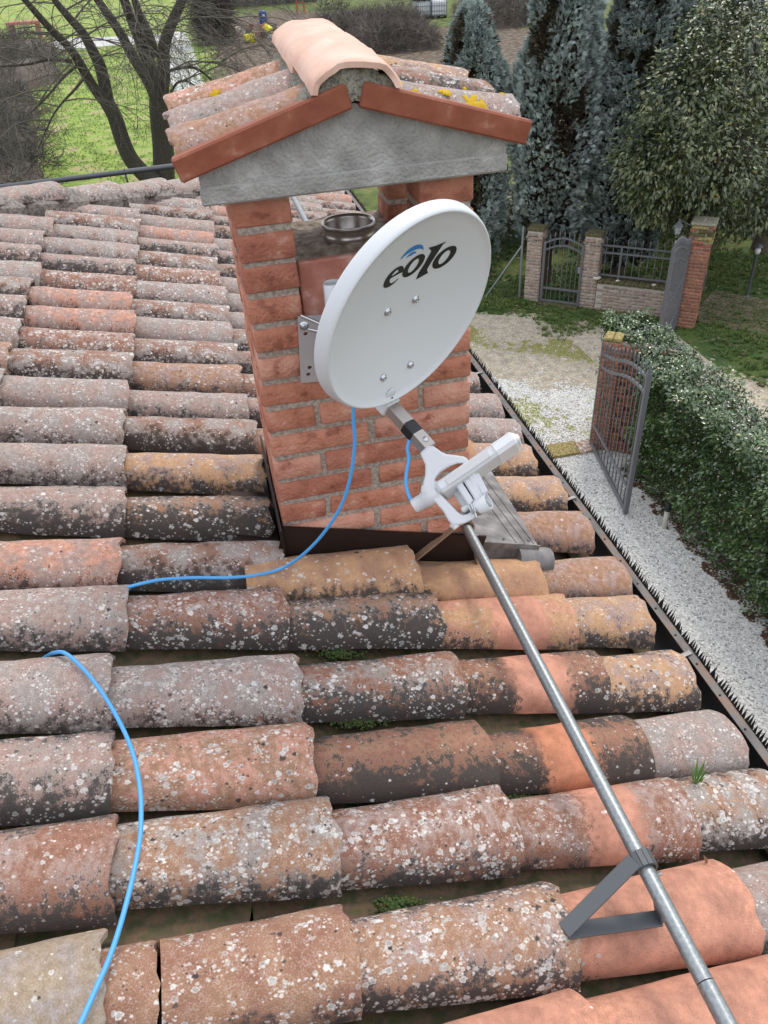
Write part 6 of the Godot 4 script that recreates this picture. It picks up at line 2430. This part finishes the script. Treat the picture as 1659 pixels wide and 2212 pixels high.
# ---------------------------------------------------------------- scene
func build_materials() -> void:
	mat("plaster", rgb8(190, 180, 160), 0.95)
	mat("roof felt", rgb8(40, 37, 34), 0.95)
	tile_atlas()
	rough_mat("mossy pan", [[0.1, rgb8(58, 66, 30)], [0.4, rgb8(84, 80, 58)], [0.6, rgb8(116, 88, 72)], [0.9, rgb8(76, 88, 40)]], 0.30, 0.012, 31, 5.0)
	rough_mat("mortar", [[0.3, rgb8(98, 90, 82)], [0.7, rgb8(150, 142, 134)]], 0.25, 0.02, 32, 8.0)
	rough_mat("joint mortar", [[0.2, rgb8(140, 128, 116)], [0.7, rgb8(176, 165, 152)]], 0.20, 0.03, 33, 4.0)
	rough_mat("mortar dark", [[0.2, rgb8(118, 102, 86)], [0.5, rgb8(150, 136, 120)], [0.8, rgb8(176, 166, 152)]], 0.30, 0.015, 34, 9.0)
	rough_mat("mortar lichen", [[0.25, rgb8(70, 66, 60)], [0.42, rgb8(126, 122, 112)], [0.56, rgb8(150, 148, 138)], [0.66, rgb8(132, 126, 84)], [0.8, rgb8(84, 80, 72)]], 0.22, 0.03, 35, 12.0)
	rough_mat("concrete", [[0.1, rgb8(134, 132, 127)], [0.4, rgb8(150, 148, 142)], [0.7, rgb8(162, 160, 154)], [0.9, rgb8(178, 176, 170)]], 0.5, 0.012, 36, 3.5, 0.9, 0.10)
	rough_mat("clay strip", [[0.1, rgb8(126, 66, 44)], [0.55, rgb8(138, 74, 50)], [0.80, rgb8(146, 84, 60)], [0.95, rgb8(170, 122, 102)]], 0.5, 0.010, 37, 1.2, 0.7)
	rough_mat("clay panel", [[0.2, rgb8(166, 106, 88)], [0.6, rgb8(180, 124, 108)], [0.85, rgb8(194, 156, 142)]], 0.4, 0.012, 38, 2.0)
	rough_mat("new clay", [[0.2, rgb8(206, 166, 146)], [0.6, rgb8(214, 178, 158)], [0.85, rgb8(220, 190, 172)]], 0.6, 0.008, 39, 1.0, 0.85)
	var bc := [[rgb8(176, 114, 89), rgb8(190, 128, 104)], [rgb8(184, 122, 98), rgb8(197, 138, 114)], [rgb8(158, 98, 78), rgb8(178, 116, 94)], [rgb8(190, 134, 112), rgb8(203, 150, 128)]]
	for i in 4:
		rough_mat("brick " + "abcd"[i], [[0.12, rgb8(132, 78, 60)], [0.30, bc[i][0]], [0.70, bc[i][1]], [0.92, rgb8(204, 160, 138)]], 0.35, 0.010, 50 + i, 6.0, 0.9, 0.05)
	mat("dark metal", rgb8(52, 40, 36), 0.45, 0.6)
	rough_mat("grey sheet", [[0.2, rgb8(96, 92, 90)], [0.6, rgb8(128, 124, 122)], [0.85, rgb8(150, 146, 142)]], 0.4, 0.01, 60, 1.0, 0.5)
	M["grey sheet"].metallic = 0.4
	mat("steel", rgb8(186, 180, 174), 0.3, 0.9)
	mat("aluminium", rgb8(196, 197, 200), 0.42, 0.7)
	rough_mat("lichen yellow", [[0.3, rgb8(176, 136, 14)], [0.7, rgb8(214, 178, 30)]], 0.05, 0.04, 64, 8.0)
	mat("bright steel", rgb8(190, 192, 194), 0.28, 1.0)
	rough_mat("galvanised", [[0.2, rgb8(132, 138, 140)], [0.5, rgb8(146, 152, 154)], [0.8, rgb8(164, 168, 168)]], 0.16, 0.03, 61, 0.6, 0.45)
	M["galvanised"].metallic = 0.75
	mat("dish white", rgb8(208, 211, 212), 0.45)
	mat("plastic white", rgb8(208, 210, 212), 0.4)
	mat("plastic bright", rgb8(224, 226, 228), 0.35)
	mat("plastic grey", rgb8(198, 198, 196), 0.45)
	mat("arm steel", rgb8(178, 172, 166), 0.38, 0.8)
	mat("tape", rgb8(26, 27, 31), 0.35)
	mat("logo black", rgb8(20, 20, 20), 0.5)
	mat("logo blue", rgb8(20, 120, 190), 0.5)
	mat("bracket steel", rgb8(92, 95, 97), 0.45, 0.4)
	rough_mat("bracket brown", [[0.3, rgb8(112, 86, 66)], [0.6, rgb8(146, 112, 86)], [0.8, rgb8(120, 116, 110)]], 0.1, 0.03, 66, 0.8, 0.5)
	mat("gutter metal", rgb8(44, 42, 42), 0.5, 0.3)
	rough_mat("lip metal", [[0.3, rgb8(84, 80, 78)], [0.6, rgb8(112, 108, 104)], [0.8, rgb8(126, 100, 84)]], 0.6, 0.01, 63, 0.5, 0.5)
	mat("black plastic", rgb8(22, 22, 22), 0.6)
	mat("cable blue", rgb8(80, 160, 220), 0.42)
	rough_mat("shaded grass", [[0.2, rgb8(66, 74, 36)], [0.45, rgb8(84, 96, 42)], [0.65, rgb8(94, 108, 46)], [0.85, rgb8(118, 108, 76)]], 6.0, 0.014, 89, 3.0, 1.0, 0.08)  # darker than the lawn: the shade of the trees is put into this colour
	var ob := [[rgb8(140, 88, 66), rgb8(160, 106, 82)], [rgb8(150, 96, 74), rgb8(170, 116, 92)], [rgb8(128, 80, 62), rgb8(150, 100, 80)]]
	for i in 3:
		rough_mat("old brick " + "abc"[i], [[0.15, rgb8(104, 70, 56)], [0.4, ob[i][0]], [0.75, ob[i][1]], [0.95, rgb8(176, 150, 132)]], 0.4, 0.014, 70 + i, 5.0)
	rough_mat("lawn", [[0.15, rgb8(108, 118, 58)], [0.40, rgb8(126, 148, 64)], [0.58, rgb8(140, 164, 72)], [0.72, rgb8(154, 152, 98)], [0.88, rgb8(160, 148, 112)]], 11.0, 0.016, 90, 3.0, 1.0, 0.08)
	rough_mat("soil", [[0.25, rgb8(78, 66, 54)], [0.6, rgb8(112, 98, 82)], [0.8, rgb8(134, 122, 100)]], 5.0, 0.02, 91, 6.0, 1.0, 0.08)
	rough_mat("pale path", [[0.3, rgb8(180, 178, 172)], [0.7, rgb8(206, 206, 202)]], 4.0, 0.03, 92, 3.0, 1.0, 0.1)
	rough_mat("mossy stone", [[0.3, rgb8(122, 106, 62)], [0.6, rgb8(154, 140, 88)], [0.8, rgb8(170, 158, 112)]], 0.5, 0.02, 93, 4.0)
	rough_mat("pink stone", [[0.3, rgb8(160, 122, 102)], [0.6, rgb8(190, 172, 158)], [0.8, rgb8(206, 202, 196)]], 0.6, 0.014, 94, 3.0)
	rough_mat("mossy stone dark", [[0.25, rgb8(52, 50, 34)], [0.5, rgb8(84, 82, 46)], [0.75, rgb8(112, 100, 72)]], 0.5, 0.02, 95, 6.0)
	rough_mat("cap stone", [[0.3, rgb8(120, 116, 96)], [0.7, rgb8(158, 154, 138)]], 0.5, 0.02, 96, 4.0)
	rough_mat("pale stone", [[0.3, rgb8(180, 176, 164)], [0.7, rgb8(210, 206, 196)]], 0.4, 0.02, 97, 4.0)
	var pb := [[rgb8(140, 118, 104), rgb8(170, 152, 138)], [rgb8(128, 112, 102), rgb8(158, 146, 136)], [rgb8(150, 130, 116), rgb8(180, 166, 152)]]
	for i in 3:
		rough_mat("pale brick " + "abc"[i], [[0.15, rgb8(100, 86, 78)], [0.4, pb[i][0]], [0.75, pb[i][1]]], 0.4, 0.014, 100 + i, 6.0)
	rough_mat("pale mortar", [[0.3, rgb8(166, 158, 148)], [0.7, rgb8(192, 186, 178)]], 0.3, 0.03, 104, 4.0)
	for i in 3:
		rough_mat("paver " + "abc"[i], [[0.25, [rgb8(74, 70, 46), rgb8(84, 78, 56), rgb8(66, 66, 40)][i]], [0.7, [rgb8(118, 108, 82), rgb8(126, 112, 90), rgb8(104, 100, 70)][i]]], 0.6, 0.014, 105 + i, 4.0)
	mat("wrought iron", rgb8(104, 104, 108), 0.5, 0.2)
	mat("net green", rgb8(50, 74, 58), 0.6)
	mat("box blue", rgb8(48, 56, 80), 0.5)
	mat("pale post", rgb8(176, 174, 162), 0.6)
	var lg := mat("lantern glass", Color(0.9, 0.93, 0.95, 0.25), 0.1)
	lg.transparency = BaseMaterial3D.TRANSPARENCY_ALPHA
	mat("tank white", rgb8(216, 220, 222), 0.5)
	mat("drum blue", rgb8(28, 66, 128), 0.4)
	mat("sack yellow", rgb8(206, 196, 30), 0.5)
	mat("red paint", rgb8(170, 36, 28), 0.5)
	rough_mat("shed a", [[0.3, rgb8(54, 52, 52)], [0.7, rgb8(82, 80, 80)]], 2.0, 0.02, 110, 2.0)
	rough_mat("shed b", [[0.3, rgb8(62, 56, 52)], [0.7, rgb8(94, 88, 82)]], 2.0, 0.02, 111, 2.0)
	rough_mat("timber", [[0.3, rgb8(140, 112, 84)], [0.7, rgb8(176, 150, 118)]], 1.0, 0.02, 112, 2.0)
	rough_mat("bark", [[0.3, rgb8(72, 62, 50)], [0.7, rgb8(112, 104, 88)]], 0.5, 0.03, 113, 6.0)
	rough_mat("dark bark", [[0.3, rgb8(48, 43, 38)], [0.7, rgb8(78, 72, 64)]], 0.8, 0.03, 114, 6.0)
	mat("twig", rgb8(92, 86, 80), 0.8)
	rough_mat("cypress bark", [[0.3, rgb8(64, 52, 40)], [0.7, rgb8(98, 84, 66)]], 0.5, 0.03, 115, 6.0)
	mat("dry core", rgb8(98, 88, 78), 1.0)
	mat("dry leaf brown", rgb8(120, 88, 62), 0.7)
	mat("weed", rgb8(86, 128, 48), 0.6)
	for q in [["grass blade", 0.8, 0.0], ["cypress leaf", 0.75, 0.0], ["dry leaf", 0.9, 0.0], ["glossy leaf", 0.36, 0.60], ["hedge leaf", 0.26, 0.75]]:
		var lm := mat(q[0], Color.WHITE, q[1])
		lm.vertex_color_use_as_albedo = true
		if q[2] > 0.0:
			lm.metallic_specular = q[2]
		lm.cull_mode = BaseMaterial3D.CULL_DISABLED
	var vc := mat("vertex coloured", Color.WHITE, 0.9)
	vc.vertex_color_use_as_albedo = true

func _ready() -> void:
	rng.seed = 20240
	# camera
	var f := Vector3(sin(YAW) * cos(PITCH), -sin(PITCH), -cos(YAW) * cos(PITCH))
	var r := Vector3(cos(YAW), 0, sin(YAW))
	var d := f.cross(r)
	cam_f = f
	cam_r = r * cos(ROLL) + d * sin(ROLL)
	cam_d = d * cos(ROLL) - r * sin(ROLL)
	var cam := Camera3D.new()
	cam.name = "camera"
	cam.fov = rad_to_deg(2.0 * atan(1106.0 / FOC))
	cam.near = 0.05
	cam.far = 1000.0
	cam.transform = Transform3D(Basis(cam_r, -cam_d, -cam_f), CAM)
	add_child(cam)
	cam.current = true
	# overcast sky, a soft sun behind it
	var env := Environment.new()
	env.background_mode = Environment.BG_SKY
	var sky := Sky.new()
	var sm := ProceduralSkyMaterial.new()
	sm.sky_top_color = Color(0.93, 0.95, 1.0)
	sm.sky_horizon_color = Color(0.86, 0.88, 0.90)
	sm.ground_bottom_color = Color(0.3, 0.3, 0.28)
	sm.ground_horizon_color = Color(0.6, 0.6, 0.6)
	sm.sun_angle_max = 0.0
	sky.sky_material = sm
	env.sky = sky
	env.background_energy_multiplier = 0.95
	env.tonemap_mode = Environment.TONE_MAPPER_LINEAR
	env.tonemap_exposure = 1.64
	env.sdfgi_enabled = true
	env.ssao_enabled = true
	env.ssil_enabled = true
	var we := WorldEnvironment.new()
	we.name = "world"
	we.environment = env
	add_child(we)
	var sun := DirectionalLight3D.new()
	sun.name = "sun"
	sun.light_energy = 0.35
	sun.light_angular_distance = 14.0
	sun.light_color = Color(1.0, 0.97, 0.93)
	sun.shadow_enabled = true
	add_child(sun)
	sun.look_at_from_position(Vector3(0.40, 0.95, -0.55) * 10.0, Vector3.ZERO)
	build_materials()
	build_ground()
	build_house()
	build_chimney()
	build_dish()
	build_guards()
	build_gutter()
	build_cables()
	build_gates()
	build_plants()
	build_yard()
